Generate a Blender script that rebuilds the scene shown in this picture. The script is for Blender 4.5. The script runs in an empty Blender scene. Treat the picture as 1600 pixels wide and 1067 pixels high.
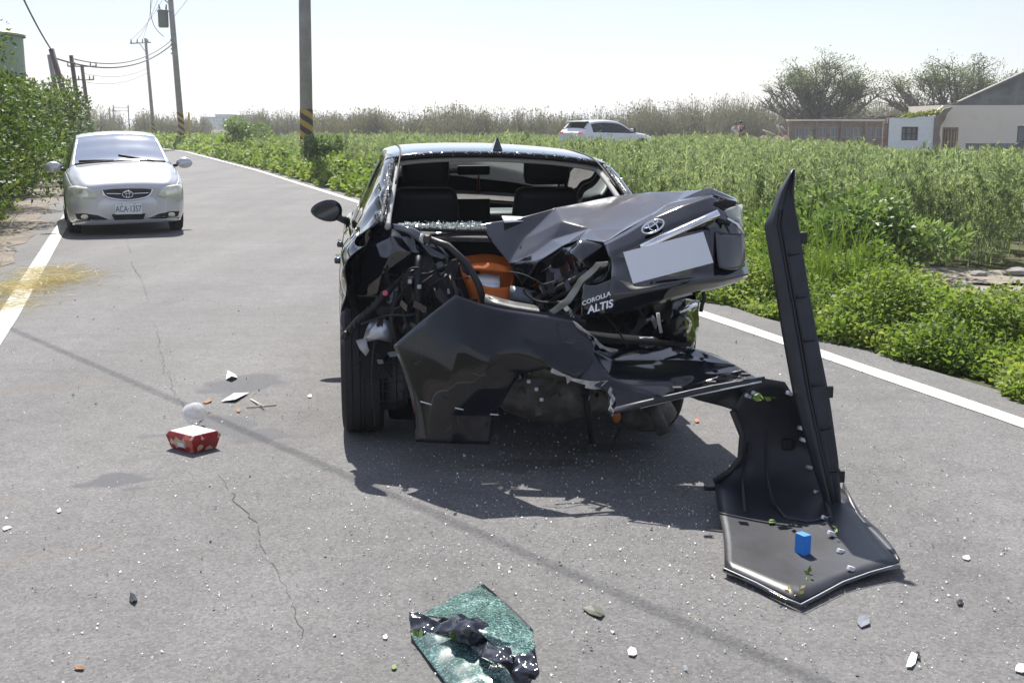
import bpy, bmesh, math, random
import numpy as np
from mathutils import Vector, Matrix, Euler
from mathutils.bvhtree import BVHTree

# ---------------------------------------------------------------- camera, sky, sun
scene = bpy.context.scene
COL = scene.collection
CAM_H = 1.57
FPX = 1900.0
PITCH = math.atan(338 / FPX)
cam_d = bpy.data.cameras.new('camera')
cam_d.sensor_width = 36.0
cam_d.lens = FPX / 1600 * 36.0
cam_d.clip_end = 6000
cam_d.clip_start = 0.05
cam = bpy.data.objects.new('camera', cam_d)
COL.objects.link(cam)
cam.location = (0, 0, CAM_H)
cam.rotation_euler = (math.pi / 2 - PITCH, 0, 0)
scene.camera = cam

SUN_TO = Vector((-0.16, 0.80, 1.0)).normalized()       # direction towards the sun
elev = math.asin(SUN_TO.z)
azim = math.atan2(SUN_TO.x, SUN_TO.y)
world = bpy.data.worlds.new('World')
scene.world = world
world.use_nodes = True
nt = world.node_tree
nt.nodes.clear()
wo = nt.nodes.new('ShaderNodeOutputWorld')
bg = nt.nodes.new('ShaderNodeBackground')
sky = nt.nodes.new('ShaderNodeTexSky')
sky.sky_type = 'NISHITA'
sky.sun_disc = False
sky.sun_elevation = elev
sky.sun_rotation = azim
sky.air_density = 1.0
sky.dust_density = 0.6
sky.ozone_density = 1.0
# thin even veil of high summer cloud over the clear sky
veil = nt.nodes.new('ShaderNodeMixRGB')
veil.inputs[2].default_value = (6.2, 6.35, 7.9, 1)
tcw = nt.nodes.new('ShaderNodeTexCoord')
cn = nt.nodes.new('ShaderNodeTexNoise'); cn.inputs['Scale'].default_value = 3.0; cn.inputs['Detail'].default_value = 5
cr = nt.nodes.new('ShaderNodeMapRange')
cr.inputs[1].default_value = 0.3; cr.inputs[2].default_value = 0.7; cr.inputs[3].default_value = 0.28; cr.inputs[4].default_value = 0.52
nt.links.new(tcw.outputs['Generated'], cn.inputs['Vector']); nt.links.new(cn.outputs['Fac'], cr.inputs[0]); nt.links.new(cr.outputs[0], veil.inputs[0])
nt.links.new(sky.outputs[0], veil.inputs[1])
nt.links.new(veil.outputs[0], bg.inputs['Color'])
bg.inputs['Strength'].default_value = 0.074
nt.links.new(bg.outputs[0], wo.inputs['Surface'])

sun_d = bpy.data.lights.new('sun', 'SUN')
sun_d.energy = 5.0
sun_d.angle = math.radians(0.55)
sun_d.color = (1.0, 0.96, 0.9)
sun = bpy.data.objects.new('sun', sun_d)
COL.objects.link(sun)
sun.rotation_euler = SUN_TO.to_track_quat('Z', 'Y').to_euler()
sun.location = (-6, 20, 40)

vs = scene.view_settings
vs.view_transform = 'Standard'
vs.look = 'None'
vs.exposure = 0.78
vs.gamma = 1.0
vs.use_curve_mapping = False

rng = np.random.default_rng(7)
random.seed(7)

# ---------------------------------------------------------------- helpers
def at(px, py, Y):
    """photo pixel (1600 wide) and forward distance -> world point"""
    cx = (px - 800) / FPX; cy = (py - 533.5) / FPX
    ry = math.cos(PITCH) - cy * math.sin(PITCH); rz = -math.sin(PITCH) - cy * math.cos(PITCH)
    t = Y / ry
    return Vector((cx * t, Y, CAM_H + rz * t))

def gnd(px, py, h=0.0):
    cx = (px - 800) / FPX; cy = (py - 533.5) / FPX
    ry = math.cos(PITCH) - cy * math.sin(PITCH); rz = -math.sin(PITCH) - cy * math.cos(PITCH)
    t = (h - CAM_H) / rz
    return Vector((cx * t, ry * t, h))

def tag(o, label=None, cat=None, group=None, kind=None):
    if label: o['label'] = label
    if cat: o['category'] = cat
    if group: o['group'] = group
    if kind: o['kind'] = kind
    return o

def thing(name, label, cat, loc=(0, 0, 0), rz=0.0, group=None):
    o = bpy.data.objects.new(name, None)
    o.empty_display_size = 0.2
    COL.objects.link(o)
    o.location = loc; o.rotation_euler = (0, 0, rz)
    return tag(o, label, cat, group)

def obj(name, me, mat=None, parent=None, smooth=False):
    o = bpy.data.objects.new(name, me)
    COL.objects.link(o)
    if mat is not None and len(me.materials) == 0: me.materials.append(mat)
    if smooth:
        me.polygons.foreach_set('use_smooth', [True] * len(me.polygons))
    if parent is not None: o.parent = parent
    return o

def mesh(name, V, Fc):
    me = bpy.data.meshes.new(name)
    me.from_pydata([tuple(v) for v in V], [], [tuple(f) for f in Fc])
    me.update()
    return me

def quads_np(name, V):
    """V: (n,4,3) array of separate quads"""
    n = V.shape[0]
    me = bpy.data.meshes.new(name)
    me.vertices.add(n * 4); me.loops.add(n * 4); me.polygons.add(n)
    me.vertices.foreach_set('co', np.ascontiguousarray(V, dtype=np.float32).ravel())
    me.loops.foreach_set('vertex_index', np.arange(n * 4, dtype=np.int32))
    me.polygons.foreach_set('loop_start', np.arange(0, n * 4, 4, dtype=np.int32))
    me.polygons.foreach_set('loop_total', np.full(n, 4, dtype=np.int32))
    me.update(); me.validate()
    return me

def from_bm(name, bm):
    me = bpy.data.meshes.new(name); bm.to_mesh(me); bm.free(); me.update(); return me

def bm_box(bm, c, s, M=None):
    r = bmesh.ops.create_cube(bm, size=1.0)
    bmesh.ops.scale(bm, vec=s, verts=r['verts'])
    if M is not None: bmesh.ops.transform(bm, matrix=M, verts=r['verts'])
    bmesh.ops.translate(bm, vec=c, verts=r['verts'])
    return r['verts']

def box_me(name, c, s, bev=0.0, M=None, seg=2):
    bm = bmesh.new(); bm_box(bm, c, s, M)
    if bev > 0: bmesh.ops.bevel(bm, geom=bm.edges[:], offset=bev, segments=seg, affect='EDGES', profile=0.6)
    return from_bm(name, bm)

def tube_geo(pts, rad, seg=8, cap=True):
    pts = [Vector(p) for p in pts]; n = len(pts)
    if not hasattr(rad, '__len__'): rad = [rad] * n
    V = []; Fc = []; up = None
    for i, p in enumerate(pts):
        d = (pts[min(i + 1, n - 1)] - pts[max(i - 1, 0)]).normalized()
        if up is None: up = d.orthogonal().normalized()
        up = (up - d * up.dot(d))
        up = up.normalized() if up.length > 1e-6 else d.orthogonal().normalized()
        s = d.cross(up)
        for k in range(seg):
            a = 2 * math.pi * k / seg
            V.append(p + (up * math.cos(a) + s * math.sin(a)) * rad[i])
    for i in range(n - 1):
        for k in range(seg):
            a = i * seg + k; b = i * seg + (k + 1) % seg
            Fc.append((a, b, b + seg, a + seg))
    if cap:
        Fc.append(tuple(range(seg))[::-1]); Fc.append(tuple((n - 1) * seg + k for k in range(seg)))
    return V, Fc

def tube(name, pts, rad, mat, parent=None, seg=8):
    V, Fc = tube_geo(pts, rad, seg)
    return obj(name, mesh(name, V, Fc), mat, parent, smooth=True)

def multi(name, geos, mat, parent=None, smooth=False):
    V = []; Fc = []
    for v, f in geos:
        o = len(V); V += list(v); Fc += [tuple(i + o for i in q) for q in f]
    return obj(name, mesh(name, V, Fc), mat, parent, smooth)

def catmull(P, n):
    """P: list of np arrays -> dense list, n steps for each span (clamped ends)"""
    P = [np.asarray(p, float) for p in P]; out = []
    for i in range(len(P) - 1):
        p0 = P[max(i - 1, 0)]; p1 = P[i]; p2 = P[i + 1]; p3 = P[min(i + 2, len(P) - 1)]
        for k in range(n):
            t = k / n
            out.append(0.5 * (2 * p1 + (p2 - p0) * t + (2 * p0 - 5 * p1 + 4 * p2 - p3) * t * t + (3 * p1 - p0 - 3 * p2 + p3) * t ** 3))
    out.append(P[-1]); return out

def lathe_geo(prof, seg=24, axis='z', close=False):
    """prof: list of (r, h)"""
    V = []; Fc = []
    for r, h in prof:
        for k in range(seg):
            a = 2 * math.pi * k / seg; c, s = r * math.cos(a), r * math.sin(a)
            V.append((c, s, h) if axis == 'z' else (h, c, s))
    m = len(prof)
    for i in range(m - 1 if not close else m):
        j = (i + 1) % m
        for k in range(seg):
            k2 = (k + 1) % seg
            Fc.append((i * seg + k, i * seg + k2, j * seg + k2, j * seg + k))
    return V, Fc

# ---------------------------------------------------------------- materials
def new_mat(name):
    m = bpy.data.materials.new(name); m.use_nodes = True
    return m, m.node_tree, m.node_tree.nodes['Principled BSDF']

def pmat(name, col, rough=0.5, metal=0.0, coat=0.0, spec=0.5, trans=0.0, ior=1.45, alpha=1.0, bump=0.0, bscale=40, vary=0.0, vscale=6.0):
    m, t, b = new_mat(name)
    b.inputs['Base Color'].default_value = (*col, 1)
    b.inputs['Roughness'].default_value = rough
    b.inputs['Metallic'].default_value = metal
    b.inputs['Coat Weight'].default_value = coat
    b.inputs['Coat Roughness'].default_value = 0.03
    b.inputs['Specular IOR Level'].default_value = spec
    b.inputs['Transmission Weight'].default_value = trans
    b.inputs['IOR'].default_value = ior
    b.inputs['Alpha'].default_value = alpha
    if vary > 0:
        tcn = t.nodes.new('ShaderNodeTexCoord')
        n = t.nodes.new('ShaderNodeTexNoise'); n.inputs['Scale'].default_value = vscale; n.inputs['Detail'].default_value = 6
        t.links.new(tcn.outputs['Object'], n.inputs['Vector'])
        mx = t.nodes.new('ShaderNodeMixRGB'); mx.blend_type = 'MULTIPLY'; mx.inputs[0].default_value = 1
        mx.inputs[1].default_value = (*col, 1)
        mr = t.nodes.new('ShaderNodeMapRange'); mr.inputs[1].default_value = .3; mr.inputs[2].default_value = .7
        mr.inputs[3].default_value = 1 - vary; mr.inputs[4].default_value = 1 + vary
        t.links.new(n.outputs['Fac'], mr.inputs[0]); t.links.new(mr.outputs[0], mx.inputs[2])
        t.links.new(mx.outputs[0], b.inputs['Base Color'])
    if bump > 0:
        tcn = t.nodes.new('ShaderNodeTexCoord')
        n = t.nodes.new('ShaderNodeTexNoise'); n.inputs['Scale'].default_value = bscale; n.inputs['Detail'].default_value = 5
        bp = t.nodes.new('ShaderNodeBump'); bp.inputs['Strength'].default_value = bump; bp.inputs['Distance'].default_value = 0.02
        t.links.new(tcn.outputs['Object'], n.inputs['Vector'])
        t.links.new(n.outputs['Fac'], bp.inputs['Height']); t.links.new(bp.outputs[0], b.inputs['Normal'])
    return m

def leaf_mat(name, cols, trans=0.35, rough=0.5, patch=1.1):
    """leaf colour differs from leaf to leaf (random per island)"""
    m = bpy.data.materials.new(name); m.use_nodes = True
    t = m.node_tree; t.nodes.clear()
    out = t.nodes.new('ShaderNodeOutputMaterial')
    g = t.nodes.new('ShaderNodeNewGeometry')
    r = t.nodes.new('ShaderNodeValToRGB')
    e = r.color_ramp.elements
    while len(e) < len(cols): e.new(0.5)
    for i, c in enumerate(cols):
        e[i].position = i / (len(cols) - 1); e[i].color = (*c, 1)
    # patches of growth differ in tone as well as single leaves
    tcn = t.nodes.new('ShaderNodeTexCoord')
    pn = t.nodes.new('ShaderNodeTexNoise'); pn.inputs['Scale'].default_value = patch; pn.inputs['Detail'].default_value = 3
    t.links.new(tcn.outputs['Object'], pn.inputs['Vector'])
    pr = t.nodes.new('ShaderNodeMapRange'); pr.inputs[1].default_value = .3; pr.inputs[2].default_value = .7; pr.inputs[3].default_value = -.35; pr.inputs[4].default_value = .35
    t.links.new(pn.outputs['Fac'], pr.inputs[0])
    ad = t.nodes.new('ShaderNodeMath'); ad.operation = 'MULTIPLY_ADD'; ad.inputs[1].default_value = .75; ad.use_clamp = True
    t.links.new(g.outputs['Random Per Island'], ad.inputs[0]); 
    of = t.nodes.new('ShaderNodeMath'); of.operation = 'ADD'; of.inputs[1].default_value = .125; t.links.new(pr.outputs[0], of.inputs[0]); t.links.new(of.outputs[0], ad.inputs[2])
    t.links.new(ad.outputs[0], r.inputs[0])
    p = t.nodes.new('ShaderNodeBsdfPrincipled')
    p.inputs['Roughness'].default_value = rough; p.inputs['Specular IOR Level'].default_value = 0.18
    tr = t.nodes.new('ShaderNodeBsdfTranslucent')
    br = t.nodes.new('ShaderNodeMixRGB'); br.blend_type = 'MULTIPLY'; br.inputs[0].default_value = 1
    br.inputs[2].default_value = (1.25, 1.3, 0.7, 1)
    t.links.new(r.outputs[0], p.inputs['Base Color']); t.links.new(r.outputs[0], br.inputs[1])
    t.links.new(br.outputs[0], tr.inputs['Color'])
    mx = t.nodes.new('ShaderNodeMixShader'); mx.inputs[0].default_value = trans
    t.links.new(p.outputs[0], mx.inputs[1]); t.links.new(tr.outputs[0], mx.inputs[2])
    t.links.new(mx.outputs[0], out.inputs['Surface'])
    return m

def ramp_noise_mat(name, stops, scale, rough=0.8, bump=0.3, bscale=None, detail=8, coords='Object', extra=None):
    m, t, b = new_mat(name)
    tcn = t.nodes.new('ShaderNodeTexCoord')
    n = t.nodes.new('ShaderNodeTexNoise'); n.inputs['Scale'].default_value = scale; n.inputs['Detail'].default_value = detail
    n.inputs['Roughness'].default_value = 0.65
    r = t.nodes.new('ShaderNodeValToRGB'); e = r.color_ramp.elements
    while len(e) < len(stops): e.new(0.5)
    for i, (p, c) in enumerate(stops): e[i].position = p; e[i].color = (*c, 1)
    t.links.new(tcn.outputs[coords], n.inputs['Vector']); t.links.new(n.outputs['Fac'], r.inputs[0])
    t.links.new(r.outputs[0], b.inputs['Base Color'])
    b.inputs['Roughness'].default_value = rough; b.inputs['Specular IOR Level'].default_value = 0.25
    if bump:
        n2 = t.nodes.new('ShaderNodeTexNoise'); n2.inputs['Scale'].default_value = bscale or scale * 3; n2.inputs['Detail'].default_value = 6
        bp = t.nodes.new('ShaderNodeBump'); bp.inputs['Strength'].default_value = bump; bp.inputs['Distance'].default_value = 0.03
        t.links.new(tcn.outputs[coords], n2.inputs['Vector']); t.links.new(n2.outputs['Fac'], bp.inputs['Height'])
        t.links.new(bp.outputs[0], b.inputs['Normal'])
    return m
# ---------------------------------------------------------------- road and ground
RL = [(-12, 7.6), (-6, 6.1), (0, 4.5), (6.32, 2.73), (8.28, 2.17), (10.17, 1.6), (20, -1.5), (29.17, -4.43), (43.37, -9.05), (73.87, -19.6),
      (90, -26.6), (110, -38), (140, -60), (200, -118)]
def RX(y):
    """x of the right edge line at forward distance y"""
    return float(np.interp(y, [p[0] for p in RL], [p[1] for p in RL]))
ROADW = 5.85

def ground_z(x, y):
    """field to the right rises a little away from the road"""
    off = x - RX(y)
    z = -0.03
    if off > 0.4:
        s = min(max((off - 0.4) / 2.0, 0), 1); z += 0.09 * s * s * (3 - 2 * s)
        z += 0.10 * math.exp(-(((x - 6) / 14) ** 2 + ((y - 58) / 14) ** 2))
        z += 0.03 * math.sin(x * 1.3 + y * .4) * min(off / 4, 1) * (1 if y < 60 else .5)
    if off < -ROADW - 0.5:
        s = min(max((-ROADW - 0.5 - off) / 1.5, 0), 1); z += 0.07 * s
    return z

def asphalt():
    m, t, b = new_mat('old_asphalt')
    L = t.links.new; N = t.nodes.new
    tcn = N('ShaderNodeTexCoord'); P = tcn.outputs['Object']
    def noise(s, d=6, r=.6):
        n = N('ShaderNodeTexNoise'); n.inputs['Scale'].default_value = s; n.inputs['Detail'].default_value = d; n.inputs['Roughness'].default_value = r
        L(P, n.inputs['Vector']); return n.outputs['Fac']
    def rng_(f, a, c, lo, hi):
        r = N('ShaderNodeMapRange'); r.inputs[1].default_value = a; r.inputs[2].default_value = c; r.inputs[3].default_value = lo; r.inputs[4].default_value = hi
        L(f, r.inputs[0]); return r.outputs[0]
    def mix(f, a, c, mode='MIX'):
        x = N('ShaderNodeMixRGB'); x.blend_type = mode
        if isinstance(f, float): x.inputs[0].default_value = f
        else: L(f, x.inputs[0])
        for i, v in ((1, a), (2, c)):
            if isinstance(v, tuple): x.inputs[i].default_value = (*v, 1)
            else: L(v, x.inputs[i])
        return x.outputs[0]
    def gray(f):
        c = N('ShaderNodeCombineColor'); [L(f, c.inputs[i]) for i in range(3)]; return c.outputs[0]
    base = mix(rng_(noise(0.7, 5), .35, .65, 0, 1), (.130, .127, .124), (.153, .150, .147))
    base = mix(1.0, base, gray(rng_(noise(6, 6), .3, .7, .9, 1.1)), 'MULTIPLY')
    mpr = N('ShaderNodeMapping'); mpr.inputs['Rotation'].default_value = (0, 0, math.radians(-17.5)); mpr.inputs['Scale'].default_value = (1.1, .10, 1); L(P, mpr.inputs[0])
    ntr = N('ShaderNodeTexNoise'); ntr.inputs['Scale'].default_value = 1.3; ntr.inputs['Detail'].default_value = 4; L(mpr.outputs[0], ntr.inputs['Vector'])
    base = mix(1.0, base, gray(rng_(ntr.outputs['Fac'], .3, .7, .88, 1.12)), 'MULTIPLY')
    # aggregate: small pale and dark stones
    v = N('ShaderNodeTexVoronoi'); v.inputs['Scale'].default_value = 95; L(P, v.inputs['Vector'])
    base = mix(1.0, base, gray(rng_(v.outputs['Color'], 0, 1, .70, 1.30)), 'MULTIPLY')
    base = mix(1.0, base, gray(rng_(noise(210, 3, .8), .3, .7, .74, 1.26)), 'MULTIPLY')
    v2 = N('ShaderNodeTexVoronoi'); v2.inputs['Scale'].default_value = 33; L(P, v2.inputs['Vector'])
    base = mix(rng_(v2.outputs['Distance'], .05, .16, .7, 0), base, (.30, .295, .285))
    # dried spill stains round the litter, older oily patches, reddish earth smears
    wob = N('ShaderNodeVectorMath'); wob.operation = 'ADD'
    nz = N('ShaderNodeTexNoise'); nz.inputs['Scale'].default_value = 5; nz.inputs['Detail'].default_value = 5; L(P, nz.inputs['Vector'])
    sc = N('ShaderNodeVectorMath'); sc.operation = 'SCALE'; sc.inputs['Scale'].default_value = .34
    L(nz.outputs['Color'], sc.inputs[0]); L(P, wob.inputs[0]); L(sc.outputs[0], wob.inputs[1])
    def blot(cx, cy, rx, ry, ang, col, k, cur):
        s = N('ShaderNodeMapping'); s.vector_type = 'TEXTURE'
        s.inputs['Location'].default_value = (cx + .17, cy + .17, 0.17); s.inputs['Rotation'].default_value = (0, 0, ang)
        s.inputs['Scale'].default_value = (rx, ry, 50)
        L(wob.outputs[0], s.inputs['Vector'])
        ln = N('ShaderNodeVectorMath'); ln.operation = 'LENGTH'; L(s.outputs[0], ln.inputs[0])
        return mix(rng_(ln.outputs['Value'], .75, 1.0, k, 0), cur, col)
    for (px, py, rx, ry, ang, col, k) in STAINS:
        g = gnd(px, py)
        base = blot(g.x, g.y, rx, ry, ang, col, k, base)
    L(base, b.inputs['Base Color'])
    b.inputs['Roughness'].default_value = .85; b.inputs['Specular IOR Level'].default_value = .3
    bp = N('ShaderNodeBump'); bp.inputs['Strength'].default_value = .5; bp.inputs['Distance'].default_value = .006
    L(noise(160, 4, .7), bp.inputs['Height']); L(bp.outputs[0], b.inputs['Normal'])
    return m

WET = (.085, .088, .098); EARTH = (.18, .125, .085)
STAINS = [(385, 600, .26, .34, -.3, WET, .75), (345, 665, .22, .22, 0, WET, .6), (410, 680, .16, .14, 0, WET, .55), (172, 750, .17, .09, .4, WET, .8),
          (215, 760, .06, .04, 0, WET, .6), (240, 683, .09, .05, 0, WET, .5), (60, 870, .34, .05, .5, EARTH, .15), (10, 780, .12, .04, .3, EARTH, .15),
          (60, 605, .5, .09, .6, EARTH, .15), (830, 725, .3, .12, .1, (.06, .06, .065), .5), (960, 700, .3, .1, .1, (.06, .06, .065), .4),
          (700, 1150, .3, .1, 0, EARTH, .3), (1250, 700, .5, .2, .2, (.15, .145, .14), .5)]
M_ROAD = asphalt()
M_LINE = ramp_noise_mat('worn_white_paint', [(.0, (.22, .21, .19)), (.36, (.45, .43, .39)), (.55, (.58, .57, .53)), (1, (.66, .65, .62))], 5, .7, .2, 60)
M_SOIL = ramp_noise_mat('field_soil', [(.3, (.035, .04, .018)), (.5, (.07, .075, .03)), (.7, (.12, .105, .06))], 1.3, .9, .6, 9)
M_DIRT = ramp_noise_mat('pale_dirt', [(.28, (.14, .12, .09)), (.5, (.25, .22, .18)), (.72, (.36, .33, .28))], 3.5, .9, .8, 22)
M_SHOULDER = ramp_noise_mat('gritty_shoulder', [(.3, (.13, .11, .09)), (.5, (.2, .175, .145)), (.72, (.30, .25, .19))], 2.4, .9, .8, 30)

def strip(name, ys, xl, xr, z, mat, parent=None):
    V = []; Fc = []
    for y in ys: V += [(xl(y), y, z), (xr(y), y, z)]
    for i in range(len(ys) - 1): Fc.append((2 * i, 2 * i + 1, 2 * i + 3, 2 * i + 2))
    return obj(name, mesh(name, V, Fc), mat, parent)

ys = list(np.arange(-12, 46, .5)) + list(np.arange(46, 201, 4.0))
jit = {round(float(y), 2): (random.uniform(-.05, .05), random.uniform(-.07, .07)) for y in ys}
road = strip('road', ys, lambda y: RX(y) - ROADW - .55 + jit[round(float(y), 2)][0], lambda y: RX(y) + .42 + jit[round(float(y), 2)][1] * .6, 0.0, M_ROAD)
tag(road, kind='structure')
ln = strip('edge_line', ys, lambda y: RX(y) - .075 + jit[round(float(y), 2)][0] * .14, lambda y: RX(y) + .08 + jit[round(float(y), 2)][1] * .14, .004, M_LINE); tag(ln, kind='structure')
ln2 = strip('edge_line', ys, lambda y: RX(y) - ROADW - .09, lambda y: RX(y) - ROADW + .09, .004, M_LINE); tag(ln2, kind='structure')

# ground sheet to the horizon
gx = np.concatenate([[-2500, -900, -400, -200, -130, -90], np.arange(-66, -24, 3.0), np.arange(-24, 30, .75), np.arange(30, 70, 4.0), [70, 90, 130, 200, 400, 900, 2500]])
gy = np.concatenate([[-300, -60, -20], np.arange(-12, 40, .75), np.arange(40, 120, 2.5), [120, 140, 170, 200, 260, 400, 800, 1500, 3500]])
GV = [(float(x), float(y), ground_z(x, y) if -20 <= y <= 200 else -0.03) for y in gy for x in gx]
nx = len(gx)
GF = [(j * nx + i, j * nx + i + 1, (j + 1) * nx + i + 1, (j + 1) * nx + i) for j in range(len(gy) - 1) for i in range(nx - 1)]
ground = obj('ground', mesh('ground', GV, GF), M_SOIL, smooth=True); tag(ground, kind='structure')

def blob_sheet(name, outline, z, mat, lift=0.0):
    """irregular flat patch of ground following the terrain"""
    c = np.mean(np.array(outline), axis=0)
    V = [(c[0], c[1], ground_z(c[0], c[1]) + .03 + lift)]
    n = len(outline); K = 5
    for k in range(1, K + 1):
        for (x, y) in outline:
            X = c[0] + (x - c[0]) * k / K; Y = c[1] + (y - c[1]) * k / K
            V.append((X, Y, ground_z(X, Y) + (.03 + lift if k < K else -.02)))
    Fc = [(0, 1 + i, 1 + (i + 1) % n) for i in range(n)]
    for k in range(K - 1):
        for i in range(n):
            a = 1 + k * n + i; b = 1 + k * n + (i + 1) % n
            Fc.append((a, b, b + n, a + n))
    return obj(name, mesh(name, V, Fc), mat, smooth=True)
ol = []
for k in range(36):
    a = 2 * math.pi * k / 36; r = 1 + .18 * math.sin(3 * a + 1) + .1 * math.sin(7 * a)
    ol.append((5.1 + 2.6 * r * math.cos(a), 11.2 + 2.4 * r * math.sin(a)))
tag(blob_sheet('dirt_patch', ol, 0, M_DIRT), kind='structure')
sh_y = list(np.arange(-10, 60, .6))
shl = strip('shoulder', sh_y, lambda y: RX(y) - ROADW - 2.6 + .3 * math.sin(y * 1.1) , lambda y: RX(y) - ROADW - .40 + .10 * math.sin(y * 2.3) + .06 * math.sin(y * 5.1), .006, M_SHOULDER)
for v in shl.data.vertices:
    if (v.index % 2) == 0: v.co.z = ground_z(v.co.x, v.co.y) + .012
tag(shl, kind='structure')

# crack running along the lane
M_CRACK = pmat('crack_dark', (.075, .07, .064), .95)
ck = [(195, 365), (205, 400), (207, 415), (222, 440), (232, 470), (236, 495), (246, 520), (250, 545), (256, 565), (254, 580), (268, 592), (268, 608), (285, 630), (296, 660),
      (315, 690), (330, 718), (350, 750), (366, 780), (400, 815), (404, 850), (430, 890), (455, 935), (470, 985), (478, 1010)]
pts = []
for i in range(len(ck) - 1):
    a = gnd(*ck[i]); c = gnd(*ck[i + 1])
    n = max(int((c - a).length / .05), 2)
    for k in range(n):
        p = a.lerp(c, k / n); pts.append(p + Vector((random.gauss(0, .008), random.gauss(0, .008), 0)))
V = []; Fc = []
for i, p in enumerate(pts):
    w = .0008 + .0022 * abs(math.sin(i * .11)) ** 2 * random.random() + (.0018 if 50 < i < 110 else 0)
    V += [(p.x - w, p.y, .003), (p.x + w, p.y, .003)]
for i in range(len(pts) - 1):
    if random.random() < .86 and math.sin(i * .07) > -.75: Fc.append((2 * i, 2 * i + 1, 2 * i + 3, 2 * i + 2))
ckO = obj('crack', mesh('crack', V, Fc), M_CRACK, road)

# ---------------------------------------------------------------- leaves and plants
def leaf_quads(P, D, L, W, rg, fold=.25):
    n = len(P)
    D = D / (np.linalg.norm(D, axis=1, keepdims=True) + 1e-9)
    R = rg.normal(size=(n, 3)); R[:, 2] *= .35
    S = np.cross(D, np.cross(R, D)); S /= (np.linalg.norm(S, axis=1, keepdims=True) + 1e-9)
    N = np.cross(D, S)
    L = np.asarray(L).reshape(-1, 1); W = np.asarray(W).reshape(-1, 1)
    a = P; tip = P + D * L
    m = P + D * L * .45 + N * W * fold
    return np.stack([a, m + S * W * .5, tip - N * W * fold * .5, m - S * W * .5], axis=1)

def ribbons(A, B, w, rg):
    """thin stem quads from A to B"""
    D = B - A
    R = rg.normal(size=A.shape); R[:, 2] = 0
    S = np.cross(D, R); S /= (np.linalg.norm(S, axis=1, keepdims=True) + 1e-9)
    S[:, 2] *= .2
    w = np.asarray(w).reshape(-1, 1) if hasattr(w, '__len__') else w
    return np.stack([A - S * w, A + S * w, B + S * w * .4, B - S * w * .4], axis=1)

M_WEED = leaf_mat('weed_leaf', [(.115, .155, .085), (.205, .26, .15), (.295, .36, .225), (.43, .48, .34)], .42, .65)
M_WEEDFAR = leaf_mat('weed_leaf_far', [(.14, .185, .095), (.21, .265, .14), (.285, .34, .19), (.38, .42, .27)], .4, .65)
M_STEM = pmat('weed_stem', (.12, .13, .05), .7)
M_COVER = leaf_mat('creeper_leaf', [(.07, .12, .022), (.14, .215, .04), (.215, .295, .065), (.34, .38, .13)], .42, .6)
M_HEDGE = leaf_mat('hedge_leaf', [(.025, .05, .01), (.055, .10, .018), (.105, .165, .028), (.20, .24, .045)], .35, .5)
M_DRY = leaf_mat('dry_straw', [(.36, .28, .16), (.52, .43, .26), (.68, .58, .38)], .25, .7)
M_BARK = ramp_noise_mat('grey_bark', [(.3, (.11, .095, .075)), (.6, (.22, .20, .17))], 8, .9, .5)

def weeds(name, n, region, hmin, hmax, nl, lsize, mat, label, seed, branchy=.22):
    rg = np.random.default_rng(seed)
    P = region(rg, n); n = len(P)
    H = rg.uniform(hmin, hmax, n) * (1 + .13 * np.sin(P[:, 0] * .8 + P[:, 1] * .35 + 1.5 * np.sin(P[:, 1] * .3)) + .12 * np.sin(P[:, 0] * 1.9 - P[:, 1] * 1.1))
    H = H * np.interp(P[:, 0] / P[:, 1], [.10, .19, .30, .40], [1, .95, .95, .95]) * np.interp(P[:, 1], [12, 40, 60], [1, .93, .8])
    H = H * np.where(rg.random(n) < .13, rg.uniform(1.1, 1.32, n), rg.uniform(.8, 1.02, n))
    # the field is lower towards the ruins and round the parked car
    u = P[:, 0] / P[:, 1]
    cap = 1.55 - P[:, 1] * np.interp(u, [-.3, .01, .045, .105, .14, .18, .22, .26, .315], [.004, .005, .0125, .0125, .007, .008, .013, .015, .0225])
    H = np.minimum(H, np.maximum(cap, .25) * rg.uniform(.62, 1.08, n))
    lean = rg.normal(0, .07, (n, 2))
    top = P + np.c_[lean * H[:, None], H]
    nb = 7
    Q = [ribbons(P, top, .006 + .003 * rg.random(n), rg)]
    # side branches
    tb = rg.uniform(.15, .92, (n, nb)); ang = rg.uniform(0, 2 * math.pi, (n, nb))
    A = P[:, None, :] + (top - P)[:, None, :] * tb[..., None]
    bl = branchy * (1.16 - tb) * H[:, None] * rg.uniform(.6, 1.3, (n, nb)) * 1.1
    Bd = np.stack([np.cos(ang) * .62, np.sin(ang) * .62, np.full_like(ang, .85)], -1)
    B = A + Bd * bl[..., None]
    Q.append(ribbons(A.reshape(-1, 3), B.reshape(-1, 3), .003, rg))
    # leaves along branches and on the main stem
    k = max(nl // (nb + 1), 1)
    t = rg.uniform(.1, 1.05, (n, nb, k))
    LP = A[:, :, None, :] + (B - A)[:, :, None, :] * t[..., None] + rg.normal(0, .012, (n, nb, k, 3))
    LD = Bd[:, :, None, :] * .9 + rg.normal(0, .48, (n, nb, k, 3)); LD[..., 2] += .15
    LP = LP.reshape(-1, 3); LD = LD.reshape(-1, 3)
    t2 = rg.uniform(.12, 1.0, (n, k * 2))
    LP2 = (P[:, None, :] + (top - P)[:, None, :] * t2[..., None]).reshape(-1, 3)
    LD2 = rg.normal(0, .6, LP2.shape); LD2[:, 2] = np.abs(LD2[:, 2]) + .35
    LP = np.concatenate([LP, LP2]); LD = np.concatenate([LD, LD2])
    s = lsize * rg.uniform(.6, 1.35, len(LP))
    Q.append(leaf_quads(LP, LD, s, s * .25, rg))
    o = obj(name, quads_np(name, np.concatenate(Q)), mat)
    return tag(o, label, 'weeds', kind='stuff')

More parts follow.
